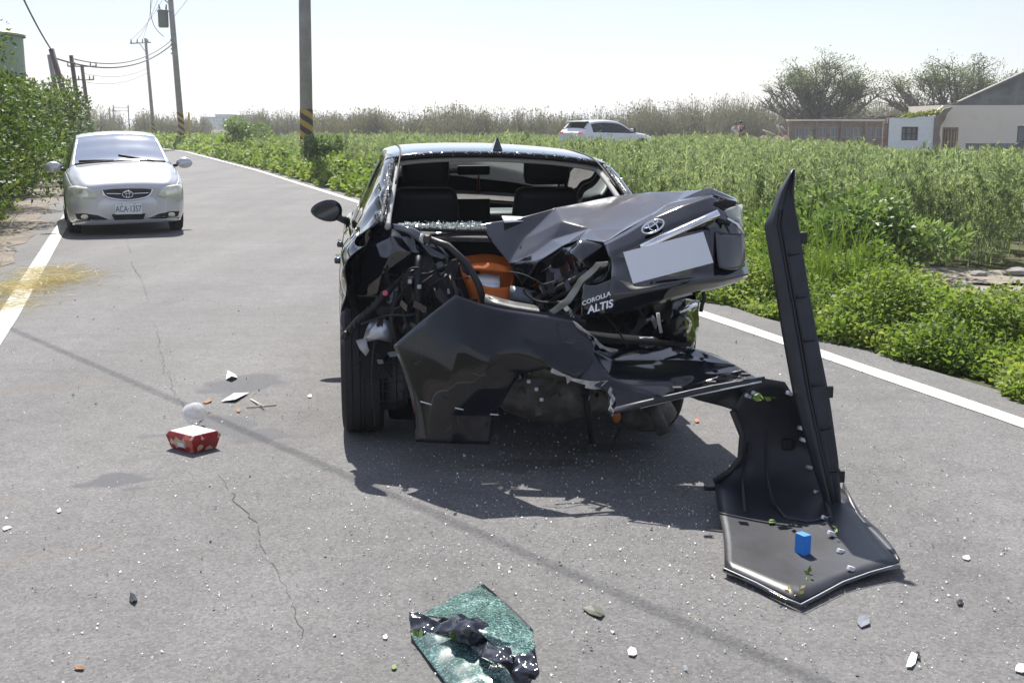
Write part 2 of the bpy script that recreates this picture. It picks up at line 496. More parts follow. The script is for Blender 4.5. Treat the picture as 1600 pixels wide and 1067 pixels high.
def gzv(X, Y): return np.array([ground_z(a, b) for a, b in zip(X, Y)])
def weed_off(y): return float(np.interp(y, [9, 12, 13, 15, 30, 60], [5.6, 3.9, 2.7, 1.9, 1.6, 1.6]))
def region_band(y0, y1, xm=1.06):
    def f(rg, n):
        y = np.sqrt(rg.uniform(y0 ** 2, y1 ** 2, n * 2))
        xmax = y * .44 + 2.5
        xmin = np.array([RX(b) + weed_off(b) for b in y]); lo = np.maximum(xmin, -.46 * y - 2.5)
        x = lo + (xmax - lo) * rg.random(n * 2)
        # natural clumping, a bare dirt patch, space round the parked car, people and ruins
        keep = rg.random(n * 2) < .55 + .45 * np.sin(x * 1.7 + 3 * np.sin(y * .6)) * np.sin(y * 1.3)
        keep &= (((x - 5.2) / 2.5) ** 2 + ((y - 11.0) / 2.2) ** 2) > 1
        keep &= (((x - 4.1) / 2.2) ** 2 + ((y - 57.3) / 2.8) ** 2) > 1
        keep &= ~((y > 61.3) & (x > 18.5))
        x = x[keep][:n]; y = y[keep][:n]
        return np.c_[x, y, gzv(x, y)]
    return f
weeds('tall_weeds', 2500, region_band(11.5, 22), 1.02, 1.5, 128, .062, M_WEED, 'tall feathery green weeds behind the roadside creepers', 11)
weeds('tall_weeds', 3300, region_band(21, 36), .95, 1.35, 64, .085, M_WEED, 'dense green weeds in the middle of the field', 12)
weeds('tall_weeds', 4200, region_band(35, 64), .75, 1.15, 30, .135, M_WEEDFAR, 'pale green weeds round the white car in the field', 13)
weeds('tall_weeds', 3000, region_band(64, 112), .6, 1.1, 22, .24, M_WEEDFAR, 'far pale weeds below the thicket', 14)

def ground_cover(name, n, y0, y1, o0, o1, lsize, hmax, mat, label, seed, side=1):
    rg = np.random.default_rng(seed)
    y = rg.uniform(y0, y1, n)
    u = rg.random(n)
    base = np.array([RX(b) for b in y])
    e0 = o0 + .10 * np.sin(y * 2.7) + .07 * np.sin(y * 6.1)
    o1v = np.array([o1(b) for b in y]) if callable(o1) else o1
    x = base + e0 + (o1v - e0) * u if side > 0 else base - ROADW - e0 - (o1v - e0) * u
    prof = np.clip(u * (o1v - e0) / .45, 0, 1) ** .6
    lump = .55 + .30 * np.sin(x * 2.6 + y * 1.1) * np.sin(y * 2.2 - x) + .22 * np.sin(x * 6.1) * np.sin(y * 5.3) + .12 * rg.normal(size=n)
    Hh = hmax * np.clip(lump, .12, 1.3) * (.25 + .75 * prof)
    z = gzv(x, y) + Hh * np.power(rg.random(n), .45)
    P = np.c_[x, y, z]
    D = rg.normal(0, .8, (n, 3)); D[:, 2] = D[:, 2] * .5 + .25
    s = lsize * rg.uniform(.5, 1.4, n)
    Q = [leaf_quads(P, D, s, s * rg.uniform(.4, .75, n), rg, .22)]
    m = n // 9
    A = P[:m].copy(); A[:, 2] = gzv(A[:, 0], A[:, 1])
    Q.append(ribbons(A, P[:m], .004, rg))
    o = obj(name, quads_np(name, np.concatenate(Q)), mat)
    return tag(o, label, 'ground cover', kind='stuff')
def cov_o1(y): return float(np.interp(y, [4, 8, 10, 11.5, 13, 16, 40], [2.3, 2.0, 1.9, 2.1, 2.5, 2.1, 2.0]))
ground_cover('creeper_cover', 125000, 3.5, 12.5, .42, cov_o1, .043, .46, M_COVER, 'low leafy green creepers spilling to the right road edge', 21)
ground_cover('creeper_cover', 56000, 12.5, 26, .42, cov_o1, .07, .6, M_COVER, 'green creepers along the right verge beyond the wreck', 22)
ground_cover('creeper_cover', 36000, 26, 60, .35, cov_o1, .14, .75, M_COVER, 'green verge plants round the striped pole', 23)
ground_cover('creeper_cover', 13000, 60, 110, .3, 5.0, .28, .9, M_COVER, 'distant green verge by the far poles', 24)
ground_cover('creeper_cover', 9000, 12, 24, 1.1, 2.6, .07, .30, M_COVER, 'sparse green shoots on the left shoulder below the hedge', 25, side=-1)
def crown_leaves(blobs, n, lsize, rg, shell=.55, asp=.5, up=.2):
    """leaves spread through a set of ellipsoid clumps (cx,cy,cz,rx,ry,rz), densest near their skins"""
    B = np.array(blobs, float)
    w = (B[:, 3] * B[:, 4] + B[:, 4] * B[:, 5] + B[:, 3] * B[:, 5]); w /= w.sum()
    k = rg.choice(len(B), n, p=w)
    d = rg.normal(size=(n, 3)); d /= np.linalg.norm(d, axis=1, keepdims=True)
    r = (shell + (1.08 - shell) * np.sqrt(rg.random(n)))
    r *= 1 + .16 * np.sin(d[:, 0] * 5 + k) * np.sin(d[:, 2] * 6 + k * 2) + .10 * np.sin(d[:, 1] * 11 + k)
    P = B[k, :3] + d * B[k, 3:6] * r[:, None]
    keep = P[:, 2] > .03
    P = P[keep]; d = d[keep]
    D = d * .6 + rg.normal(0, .55, P.shape); D[:, 2] += up
    s = lsize * rg.uniform(.55, 1.4, len(P))
    return leaf_quads(P, D, s, s * asp, rg, .2)

def shrub(name, label, cat, loc, blobs, n, lsize, mat, seed, group=None, stems=5, asp=.5):
    rg = np.random.default_rng(seed)
    root = thing(name, label, cat, loc, 0, group)
    obj('foliage', quads_np('foliage', crown_leaves(blobs, n, lsize, rg, asp=asp)), mat, root)
    g = []
    for k in range(stems):
        b = blobs[int(rg.integers(len(blobs)))]
        a = Vector((rg.normal(0, .02), rg.normal(0, .02), 0))
        e = Vector((b[0], b[1], b[2]))
        m = a.lerp(e, .5) + Vector((rg.normal(0, .1), rg.normal(0, .1), 0))
        g.append(tube_geo([a, m, e], [.05, .035, .015], 6))
    multi('trunk', g, M_BARK, root, True)
    return root

# hedge of big glossy shrubs along the left shoulder
rgs = np.random.default_rng(31)
for i, (hx, hy, hh, hw) in enumerate([(-8.1, 15.8, 3.0, 1.6), (-9.2, 19.2, 3.4, 1.7), (-10.6, 23.2, 3.4, 1.8), (-12.0, 27.5, 2.95, 1.8),
                                      (-13.4, 32.5, 3.0, 1.9), (-15.0, 38.0, 3.2, 2.0), (-16.9, 44.5, 3.3, 2.1), (-12.4, 18.5, 3.2, 2.0)]):
    bl = [(0, 0, hh * .42, hw * .85, hw * 1.1, hh * .43)]
    for k in range(17):
        a = rgs.uniform(0, 2 * math.pi); q = rgs.uniform(.35, .95); zc = rgs.uniform(.2, .86) * hh
        s = rgs.uniform(.35, .62)
        f = 1 - .45 * (zc / hh) ** 2
        bl.append((math.cos(a) * hw * q * f, math.sin(a) * hw * 1.25 * q * f, zc, s, s * 1.1, s * .8))
    lab = ('glossy green hedge shrub above the yellow grass tufts', 'big glossy green hedge shrub beside the front of the silver car', 'tall hedge shrub beside the doors of the silver car',
           'hedge shrub just behind the tail of the silver car', 'green hedge shrub between the silver car and the end of the row', 'green hedge shrub between the silver car and the end of the row',
           'last hedge shrub of the row, at the slim dark pole', 'big green shrub standing behind the front row of the hedge')[i]
    shrub('hedge_shrub', lab, 'shrub', (hx, hy, ground_z(hx, hy)), bl, 17000 if hy < 30 and i < 7 else 9000, .078 if hy < 24 else .12, M_HEDGE, 40 + i, 'hedge along the left shoulder', 6)

# broad-leaved roadside bushes standing above the creepers
M_BROAD = leaf_mat('broad_leaf', [(.085, .15, .05), (.15, .23, .08), (.21, .285, .11), (.28, .33, .16)], .35, .45)
for i, (px, py, Y, w, h, lab) in enumerate([(1330, 430, 12.6, .75, .95, 'broad-leaved bush in front of the tall weeds'), (1265, 420, 13.4, .7, .9, 'broad-leaved bush beside the upright black trim strip'),
                                            (1400, 450, 12.0, .7, .75, 'low broad-leaved bush next to the pale dirt patch'), (1210, 430, 13.6, .6, .7, 'leafy bush behind the crumpled boot lid'),
                                            (515, 250, 38.5, .8, 1.15, 'rounded green bush at the foot of the near striped pole'), (385, 200, 62, 1.3, 2.0, 'taller leafy bush on the far verge between the poles')]):
    p = at(px, py, Y); gz_ = ground_z(p.x, Y)
    bl = []
    for k in range(9):
        a = rgs.uniform(0, 6.28); q = rgs.uniform(.1, .8)
        bl.append((math.cos(a) * w * q, math.sin(a) * w * q, h * rgs.uniform(.35, .82), w * .38, w * .38, h * .17))
    shrub('leafy_bush', lab, 'bush', (p.x, Y, gz_), bl, 2200 if Y < 20 else 2600, .082 if Y < 20 else .14, M_BROAD, 60 + i, None, 7, .5)

# tufts of grass: yellowed clumps by the left shoulder, green blades among the creepers
def tuft(name, label, loc, n, h, spread, mat, seed):
    rg = np.random.default_rng(seed)
    A = np.c_[rg.normal(0, spread * .35, n), rg.normal(0, spread * .35, n), np.zeros(n)]
    out = rg.normal(0, 1, (n, 3)); out[:, 2] = 0
    T = A + out * spread * .55 + np.c_[np.zeros(n), np.zeros(n), h * rg.uniform(.5, 1.1, n)]
    Mid = (A + T) / 2 + np.c_[np.zeros(n), np.zeros(n), .14 * h * np.ones(n)]
    q1 = ribbons(A, Mid, .006, rg); q2 = ribbons(Mid, T, .0045, rg)
    o = obj(name, quads_np(name, np.concatenate([q1, q2])), mat)
    o.location = loc
    return tag(o, label, 'grass')
M_YGRASS = leaf_mat('yellow_grass', [(.15, .17, .03), (.26, .26, .06), (.36, .30, .10)], .35, .6)
M_GGRASS = leaf_mat('green_grass_blade', [(.08, .14, .02), (.13, .21, .035), (.2, .26, .06)], .35, .5)
for i, (px, py, h, s, lab) in enumerate([(22, 352, .32, .5, 'yellow grass tuft at the foot of the hedge'), (10, 400, .42, .5, 'dry yellow grass clump on the shoulder near the straw'),
                                         (5, 460, .4, .5, 'tall yellowed grass clump beside the straw pile')]):
    p = gnd(px, py); p.x -= .45; tuft('grass_tuft', lab, (p.x, p.y, ground_z(p.x, p.y) + .01), 200, h * .8, s * .75, M_YGRASS, 80 + i)
for i, (px, py, Y) in enumerate([(1290, 470, 10.6), (1250, 440, 11.2), (1330, 480, 10.2), (1215, 470, 10.8)]):
    p = at(px, py, Y); tuft('grass_tuft', 'slender green grass tuft rising from the creepers', (p.x, Y, ground_z(p.x, Y) + .05), 70, .75, .35, M_GGRASS, 90 + i)['group'] = 'grass tufts in the creepers'

# straw raked over the left edge line
rg = np.random.default_rng(77); n = 2600
c = [gnd(88, 440), gnd(35, 452), gnd(-15, 480), gnd(75, 425)]
k = rg.choice(4, n, p=[.30, .30, .22, .18])
A = np.array([[c[j].x, c[j].y, 0] for j in k]) + np.c_[rg.normal(0, .19, n), rg.normal(0, .34, n), np.zeros(n)]
A[:, 2] = .008 + np.abs(rg.normal(0, .03, n)) * np.exp(-((A[:, 0] - c[0].x) ** 2 + (A[:, 1] - c[0].y) ** 2))
a = rg.uniform(0, 6.28, n); ll = rg.uniform(.06, .3, n)
Bq = A + np.c_[np.cos(a) * ll, np.sin(a) * ll, rg.normal(0, .02, n)]
Bq[:, 2] = np.maximum(Bq[:, 2], .008)
tag(obj('straw', quads_np('straw', ribbons(A, Bq, .005, rg)), M_DRY), 'dry straw raked over the left edge line', 'straw', kind='stuff')

# ---------------------------------------------------------------- trees and thicket
def wind_tree(name, label, loc, W, H, seed, lean):
    """wind-shaped tree: many bare grey limbs fanning from the base, foliage only along the top and lee side"""
    rg = np.random.default_rng(seed)
    root = thing(name, label, 'tree', loc)
    g = []; tips = []
    for k in range(46):
        a = rg.uniform(-1, 1); dep = rg.normal(0, .35)
        top = Vector((W * .5 * a, dep * W * .5, H * (1 - .42 * abs(a) ** 1.8) * rg.uniform(.72, 1.0)))
        base = Vector((rg.normal(0, .10) * W, rg.normal(0, .08) * W, 0))
        p1 = base.lerp(top, .35) + Vector((-a * W * .08, 0, H * .03)); p2 = base.lerp(top, .7) + Vector((a * W * .03, 0, H * .05))
        P = catmull([base, p1, p2, top], 4)
        r0 = rg.uniform(.06, .15)
        g.append(tube_geo(P, [r0 * (1 - .8 * i / (len(P) - 1)) for i in range(len(P))], 5, False))
        for j in range(17):
            i0 = int(rg.integers(4, len(P) - 1)); q = Vector(P[i0])
            e = q + Vector((rg.normal(0, .5) + a * .4, rg.normal(0, .5), rg.uniform(.2, 1.0))) * (H * .18)
            g.append(tube_geo([q, q.lerp(e, .5) + Vector((rg.normal(0, .08), 0, .05)), e], [r0 * .4, .032, .016], 4, False)); tips.append(e)
        tips.append(top)
    multi('trunk', g, M_BARK, root, True)
    T = np.array([list(t) for t in tips])
    score = T[:, 2] / H + lean * T[:, 0] / W + rg.normal(0, .1, len(T))
    T = T[score > np.quantile(score, .40)]
    n = 14000
    k = rg.integers(0, len(T), n)
    P = T[k] + rg.normal(0, 1, (n, 3)) * np.array([.30, .3, .13])
    D = rg.normal(0, .5, P.shape); D[:, 0] += .5 * np.sign(lean); D[:, 2] += .35
    s = .15 * rg.uniform(.5, 1.4, n)
    obj('crown', quads_np('crown', leaf_quads(P, D, s, s * .42, rg)), M_TREE, root)
    return root
M_TREE = leaf_mat('tree_leaf', [(.075, .09, .04), (.11, .135, .055), (.15, .18, .075), (.20, .22, .11)], .3, .6)
wind_tree('windswept_tree', 'wide windswept tree with bare grey limbs behind the brick ruin', (at(1278, 200, 92).x, 92, 0), 8.0, 6.1, 101, .6)
wind_tree('windswept_tree', 'dense windswept tree rising behind the white tiled wall', (at(1490, 200, 90).x, 90, 0), 9.6, 6.0, 102, .5)

M_THICK = leaf_mat('thicket_twig', [(.19, .17, .135), (.26, .235, .19), (.22, .215, .16), (.35, .32, .27)], .15, .8)
M_THICKG = leaf_mat('thicket_leaf', [(.12, .12, .08), (.165, .165, .11), (.22, .215, .15)], .3, .6)
def thicket(name, label, x0, x1, Y0, Y1, hfun, ntwig, nleaf, seed, tw=.03, nb=80):
    """overlapping domed bushes: twigs fan out from each base to an uneven dome, sparse leaves along the top"""
    rg = np.random.default_rng(seed)
    bx_ = rg.uniform(x0, x1, nb); by_ = rg.uniform(Y0, Y1, nb)
    bh = np.array([hfun(v) for v in bx_]) * rg.uniform(.62, 1.06, nb); bw = rg.uniform(1.0, 2.8, nb)
    k = rg.integers(0, nb, ntwig)
    a = rg.uniform(0, 2 * math.pi, ntwig); q = np.sqrt(rg.random(ntwig))
    ex = bx_[k] + np.cos(a) * q * bw[k]; ey = by_[k] + np.sin(a) * q * bw[k]
    ez = bh[k] * np.sqrt(np.maximum(1 - .8 * q ** 2, .05)) * rg.uniform(.72, 1.06, ntwig)
    B = np.c_[ex, ey, ez]
    A = np.c_[bx_[k] + (ex - bx_[k]) * .45 + rg.normal(0, .25, ntwig), by_[k] + (ey - by_[k]) * .4, ez * rg.uniform(0, .55, ntwig)]
    o = obj(name, quads_np(name, ribbons(A, B, tw * rg.uniform(.5, 1.5, ntwig), rg)), M_THICK); tag(o, label, 'thicket', kind='stuff')
    k = rg.integers(0, nb, nleaf); a = rg.uniform(0, 2 * math.pi, nleaf); q = np.sqrt(rg.random(nleaf))
    P = np.c_[bx_[k] + np.cos(a) * q * bw[k], by_[k] + np.sin(a) * q * bw[k], bh[k] * np.sqrt(np.maximum(1 - .8 * q ** 2, .05)) * (1 - .55 * rg.random(nleaf) ** 2)]
    P += rg.normal(0, .08, P.shape)
    D = rg.normal(0, .5, P.shape); D[:, 2] += .5
    s = .22 * rg.uniform(.5, 1.5, nleaf)
    obj('thicket_leaves', quads_np('thicket_leaves', leaf_quads(P, D, s, s * .42, rg)), M_THICKG, o)['kind'] = 'stuff'
    return o
def hf_mid(x): return float(np.interp(x, [-30, -14, -6, 0, 8, 14, 19, 24, 40], [2.1, 2.9, 3.5, 3.2, 3.2, 4.0, 4.6, 4.2, 4.5]))
thicket('thicket', 'brown grey thicket of dry bushes along the far edge of the field', -19, 45, 110, 119, hf_mid, 30000, 20000, 111, .022, 230)
def hf_left(x): return float(np.interp(x, [-75, -58, -45, -30, -12], [4.2, 4.4, 3.2, 3.6, 3.0]))
thicket('thicket', 'grey green thicket beyond the bend of the road', -74, -15, 150, 158, hf_left, 9000, 15000, 112, .035, 120)

# ---------------------------------------------------------------- utility poles and wires
M_CONC = pmat('pole_concrete', (.30, .285, .265), .85, vary=.18, vscale=2.5, bump=.15)
M_WOOD = pmat('dark_wood_pole', (.10, .075, .065), .85, vary=.25, vscale=3)
M_GREY = pmat('galvanised_steel', (.25, .26, .27), .5, .6)
M_TRAFO = pmat('transformer_grey', (.17, .20, .20), .5)
M_WIRE = pmat('wire_black', (.035, .035, .04), .6)
def stripes():
    m, t, b = new_mat('pole_hazard_band')
    tcn = t.nodes.new('ShaderNodeTexCoord')
    sp = t.nodes.new('ShaderNodeSeparateXYZ'); t.links.new(tcn.outputs['UV'], sp.inputs[0])
    ad = t.nodes.new('ShaderNodeMath'); ad.operation = 'ADD'; t.links.new(sp.outputs[0], ad.inputs[0]); t.links.new(sp.outputs[1], ad.inputs[1])
    fr = t.nodes.new('ShaderNodeMath'); fr.operation = 'FRACT'; t.links.new(ad.outputs[0], fr.inputs[0])
    lt = t.nodes.new('ShaderNodeMath'); lt.operation = 'LESS_THAN'; lt.inputs[1].default_value = .5; t.links.new(fr.outputs[0], lt.inputs[0])
    mx = t.nodes.new('ShaderNodeMixRGB'); mx.inputs[1].default_value = (.42, .27, .035, 1); mx.inputs[2].default_value = (.03, .028, .027, 1)
    t.links.new(lt.outputs[0], mx.inputs[0]); t.links.new(mx.outputs[0], b.inputs['Base Color'])
    b.inputs['Roughness'].default_value = .6
    return m
M_STRIPE = stripes()
def pole(label, base, height, r0, r1, lean=(0, 0), band=None, mat=None, group='utility poles along the road', turns=5.0, name='utility_pole'):
    root = thing(name, label, 'pole', base, 0, group)
    top = Vector((lean[0], lean[1], height))
    tube('shaft', [Vector((0, 0, -.1)), top * .5, top], [r0, (r0 + r1) / 2, r1], mat or M_CONC, root, 14)
    if band:
        z0, z1 = band; seg = 20; V = []; Fc = []
        for z in (z0, z1):
            rr = r0 + (r1 - r0) * z / height + .006; c = top * (z / height)
            for k in range(seg + 1):
                a = 2 * math.pi * k / seg; V.append((c.x + rr * math.cos(a), c.y + rr * math.sin(a), z))
        for k in range(seg): Fc.append((k, k + 1, k + seg + 2, k + seg + 1))
        me = mesh('hazard_band', V, Fc); uv = me.uv_layers.new()
        for p in me.polygons:
            for li in p.loop_indices:
                vi = me.loops[li].vertex_index; uv.data[li].uv = ((vi % (seg + 1)) / seg * 2.0, (vi // (seg + 1)) * turns)
        obj('hazard_band', me, M_STRIPE, root, True)
    return root
pA = at(479, 242, 40); zA = ground_z(pA.x, 40)
poleA = pole('near thick concrete pole with yellow and black hazard band', (pA.x, 40, zA), 11.5, .215, .165, (.18, 0), (.3, 2.05), turns=4.5)
pB = at(286, 232, 84)
poleB = pole('concrete pole carrying a grey transformer can', (pB.x, 84, 0), 14.5, .22, .15, (-.55, 0), (.2, 2.4), turns=5.0)
pC = at(241, 210, 112)
poleC = pole('farther concrete pole with one crossarm of insulators', (pC.x, 112, 0), 9.2, .17, .12, (-.35, 0), (.2, 1.7), turns=4)
# marker post beside the transformer pole
mp = thing('marker_post', 'slim yellow guard tube beside the transformer pole', 'post', (pB.x + .5, 84, 0))
tube('tube', [(0, 0, 0), (0, 0, 2.4)], .07, pmat('yellow_guard', (.5, .36, .06), .5), mp, 10)
# transformer on pole B (part of the pole), lower crossarm, insulators
V, Fc = lathe_geo([(0, 0), (.30, 0), (.34, .08), (.34, 1.0), (.38, 1.02), (.38, 1.1), (.22, 1.2), (0, 1.2)], 20)
tf = obj('transformer', mesh('transformer', V, Fc), M_TRAFO, poleB, True); tf.location = (-.92, 0, 8.0)
for dx in (-.2, .2):
    tube('bushing', [(dx, 0, 1.15), (dx * 1.3, 0, 1.5)], [.07, .04], M_GREY, tf, 8)
tube('brace', [(-.32, 0, 9.4), (-1.7, 0, 10.6)], .04, M_GREY, poleB, 6)
tube('crossarm', [(-1.75, 0, 10.5), (.3, 0, 10.5)], .05, M_GREY, poleB, 6)
for zz in (6.3, 6.6, 6.9, 7.2): tube('insulator', [(-.32, 0, zz), (-.5, 0, zz)], .06, M_GREY, poleB, 8)
tube('lead_wire', catmull([(-1.6, 0, 10.4), (-1.75, 0, 9.0), (-1.5, 0, 8.0), (-.95, 0, 7.4)], 5), .022, M_WIRE, poleB, 5)
tube('crossarm', [(-1.75, 0, 8.75), (.12, 0, 8.85)], .055, M_GREY, poleC, 6)
tube('brace', [(-.9, 0, 8.75), (-.22, 0, 7.75)], .035, M_GREY, poleC, 6)
for dx in (-1.65, -1.1, -.62, -.15):
    tube('insulator', [(dx, 0, 8.78), (dx, 0, 9.12)], [.07, .045], M_GREY, poleC, 8)
# poles standing behind the hedge
def px_pole(label, xt, yt, xb, yb, Y, r, mat, arms=()):
    t = at(xt, yt, Y); b_ = at(xb, yb, Y)
    k = (b_.z - 0) / (t.z - b_.z); base = Vector((b_.x - (t.x - b_.x) * k, Y, 0))
    root = pole(label, tuple(base), t.z, r, r * .75, (t.x - base.x, 0), None, mat, 'poles behind the hedge')
    for (ya, wl, wr) in arms:
        z = at(xt, ya, Y).z; xo = (t.x - base.x) * z / t.z
        tube('crossarm', [(xo - wl, 0, z), (xo + wr, 0, z)], .05, M_GREY, root, 6)
        for d in (-wl, -wl * .5, wr * .6, wr): tube('insulator', [(xo + d, 0, z), (xo + d, 0, z + .28)], [.06, .04], M_GREY, root, 6)
    return root
px_pole('dark wooden pole leaning over the hedge', 80, 77, 98, 140, 52, .15, M_WOOD)
px_pole('pale concrete stub pole just behind the leaning dark pole', 77, 86, 87, 140, 54, .13, M_CONC)
px_pole('slim dark pole where the hedge ends', 111, 87, 122, 165, 56, .12, M_WOOD)
px_pole('grey pole with two crossarms behind the hedge end', 128, 103, 134, 150, 88, .16, M_WOOD, ((104, 1.0, 1.0), (125, .7, .7)))
# far double-pole frame on the horizon
hf = thing('pole_frame', 'far twin pole frame on the horizon beyond the bend', 'pole', (at(190, 190, 210).x, 210, 0))
for dx in (-1.25, 1.25): tube('pole', [(dx, 0, 0), (dx, 0, 4.9)], .11, M_GREY, hf, 6)
for zz in (3.9, 4.5): tube('crossbar', [(-1.4, 0, zz), (1.4, 0, zz)], .06, M_GREY, hf, 6)

def wire(label, a, b_, sag, r=.016, n=24):
    a = Vector(a); b_ = Vector(b_)
    P = [a.lerp(b_, i / n) - Vector((0, 0, sag * 4 * (i / n) * (1 - i / n))) for i in range(n + 1)]
    o = tube('wire', P, r, M_WIRE, None, 5)
    return tag(o, label, 'wire', 'overhead wires')
def pw(p, dx, z): return (p.x + dx, p.y, z)
Lz = at(80, 78, 52)
wire('drooping black cable from the leaning pole to the transformer pole', (Lz.x, 52, Lz.z - .3), (pB.x - .4, 84, 6.9), .9, .035)
wire('upper cable from the slim pole to the transformer pole', (at(111, 88, 56).x, 56, at(111, 88, 56).z - .1), (pB.x - .4, 84, 7.2), .75, .025)
wire('guy wire running up and left from the leaning pole', (Lz.x, 52, Lz.z), tuple(at(30, -15, 40)), .1, .03)
for k, dx in enumerate((-1.65, -1.1, -.62)):
    wire('line wire between the crossarm pole and the transformer pole', (pC.x + dx, 112, 9.1), (pB.x - .4 - .5 * k, 84, 10.6), .4, .012)
for z1, z2 in ((6.6, 6.2), (6.2, 5.6)):
    wire('low line wire from the crossarm pole to the twin crossarm pole', (pC.x - .3, 112, z1), (at(128, 120, 88).x, 88, z2 - 1.0), .5, .014)
wire('line wire rising from the transformer pole', (pB.x - .3, 84, 8.6), (pA.x, 40, 11.2), .5, .012)
# overhead service cable above the camera whose shadow crosses the lane
s0 = gnd(20, 515); s1 = gnd(1200, 1030); dsh = (s1 - s0).normalized(); offs = Vector((SUN_TO.x, SUN_TO.y, SUN_TO.z)) / SUN_TO.z * 6.0
wire('thick service cable high above the lane casting a thin shadow', s0 - dsh * 16 + offs, s1 + dsh * 14 + offs, .0, .011)

# ---------------------------------------------------------------- buildings
M_TANK = pmat('tank_green', (.25, .33, .22), .6, vary=.08)
M_TANKR = pmat('tank_roof_green', (.38, .43, .27), .6)
tk = thing('storage_tank', 'pale green round tank with cone roof behind the hedge', 'tank', (at(28, 70, 46).x - 2.9, 46, 0))
V, Fc = lathe_geo([(2.95, 0), (2.9, 4.82)], 40); obj('wall', mesh('wall', V, Fc), M_TANK, tk, True)
V, Fc = lathe_geo([(3.0, 4.8), (3.0, 4.87), (0.3, 6.07), (0, 6.09)], 40); obj('roof', mesh('roof', V, Fc), M_TANKR, tk, False)

M_BRICK = None
def brick_mat():
    m, t, b = new_mat('ruin_brick')
    tcn = t.nodes.new('ShaderNodeTexCoord')
    mp_ = t.nodes.new('ShaderNodeMapping'); mp_.inputs['Rotation'].default_value = (math.pi / 2, 0, 0)
    br = t.nodes.new('ShaderNodeTexBrick'); br.inputs['Scale'].default_value = 2.2
    br.inputs['Color1'].default_value = (.20, .105, .075, 1); br.inputs['Color2'].default_value = (.27, .165, .125, 1); br.inputs['Mortar'].default_value = (.28, .25, .22, 1)
    t.links.new(tcn.outputs['Object'], mp_.inputs[0]); t.links.new(mp_.outputs[0], br.inputs['Vector'])
    n = t.nodes.new('ShaderNodeTexNoise'); n.inputs['Scale'].default_value = 1.6; n.inputs['Detail'].default_value = 7
    t.links.new(tcn.outputs['Object'], n.inputs['Vector'])
    mx = t.nodes.new('ShaderNodeMixRGB'); mx.inputs[2].default_value = (.27, .23, .19, 1)
    mr = t.nodes.new('ShaderNodeMapRange'); mr.inputs[1].default_value = .42; mr.inputs[2].default_value = .60
    t.links.new(n.outputs['Fac'], mr.inputs[0]); t.links.new(mr.outputs[0], mx.inputs[0]); t.links.new(br.outputs['Color'], mx.inputs[1])
    t.links.new(mx.outputs[0], b.inputs['Base Color']); b.inputs['Roughness'].default_value = .9
    return m
M_BRICK = brick_mat()
M_PLAST = ramp_noise_mat('beige_plaster', [(.25, (.66, .55, .44)), (.40, (.86, .76, .65)), (.8, (.89, .81, .71))], .8, .85, .1)
M_GABLE = ramp_noise_mat('grey_render', [(.3, (.11, .11, .11)), (.5, (.2, .2, .195)), (.75, (.33, .32, .31))], .9, .9, .2)
M_WTILE = pmat('white_tile', (.84, .86, .88), .3, vary=.05)
M_FRAME = pmat('window_frame_brown', (.10, .055, .035), .6)
M_DARK = pmat('dull_black', (.015, .015, .015), .7)
M_PANE = pmat('dusty_pane', (.22, .25, .27), .15)
M_RTILE = pmat('roof_tile_grey', (.2, .19, .18), .8, vary=.2)

def wall_with_holes(name, w, h, t_, holes, mat, parent, top=None):
    """upright wall in local XZ (x 0..w), thickness t_, rectangular openings; top(x) gives a broken upper edge"""
    xs = sorted(set([0, w] + [v for a in holes for v in (a[0], a[1])] + list(np.linspace(0, w, 13))))
    zs = sorted(set([0] + [v for a in holes for v in (a[2], a[3])]))
    zs.append(None)
    V = []; Fc = []
    def add(x0, x1, z0, z1a, z1b):
        o = len(V)
        for y in (0, t_):
            V.extend([(x0, y, z0), (x1, y, z0), (x1, y, z1b), (x0, y, z1a)])
        Fc.extend([(o, o + 1, o + 2, o + 3), (o + 7, o + 6, o + 5, o + 4), (o + 3, o + 2, o + 6, o + 7), (o + 1, o, o + 4, o + 5), (o, o + 3, o + 7, o + 4), (o + 2, o + 1, o + 5, o + 6)])
    tp = top or (lambda x: h)
    for i in range(len(xs) - 1):
        xm = (xs[i] + xs[i + 1]) / 2
        for j in range(len(zs) - 1):
            z0 = zs[j]; z1 = zs[j + 1]
            zm = (z0 + (z1 if z1 is not None else z0 + .1)) / 2
            if any(a[0] < xm < a[1] and a[2] < zm < a[3] for a in holes): continue
            if z1 is None: add(xs[i], xs[i + 1], z0, tp(xs[i]), tp(xs[i + 1]))
            else: add(xs[i], xs[i + 1], z0, z1, z1)
    return obj(name, mesh(name, V, Fc), mat, parent)

def window(parent, x0, x1, z0, z1, mull=1, rails=1, mat=None, pane=True, y=.06):
    f = .05
    bm = bmesh.new()
    for (a, b_, c, d) in ((x0, x1, z0, z0 + f), (x0, x1, z1 - f, z1), (x0, x0 + f, z0 + f, z1 - f), (x1 - f, x1, z0 + f, z1 - f)):
        bm_box(bm, ((a + b_) / 2, y, (c + d) / 2), (b_ - a, .08, d - c))
    for k in range(mull):
        xm = x0 + (x1 - x0) * (k + 1) / (mull + 1); bm_box(bm, (xm, y, (z0 + z1) / 2), (.04, .07, z1 - z0 - 2 * f))
    for k in range(rails):
        zm = z0 + (z1 - z0) * (k + 1) / (rails + 1); bm_box(bm, ((x0 + x1) / 2, y + .002, zm), (x1 - x0 - 2 * f, .06, .035))
    fr = obj('window', from_bm('window', bm), mat or M_FRAME, parent)
    if pane:
        obj('pane', box_me('pane', ((x0 + x1) / 2, y + .07, (z0 + z1) / 2), (x1 - x0 - .02, .012, z1 - z0 - .02)), M_PANE, fr)
    return fr
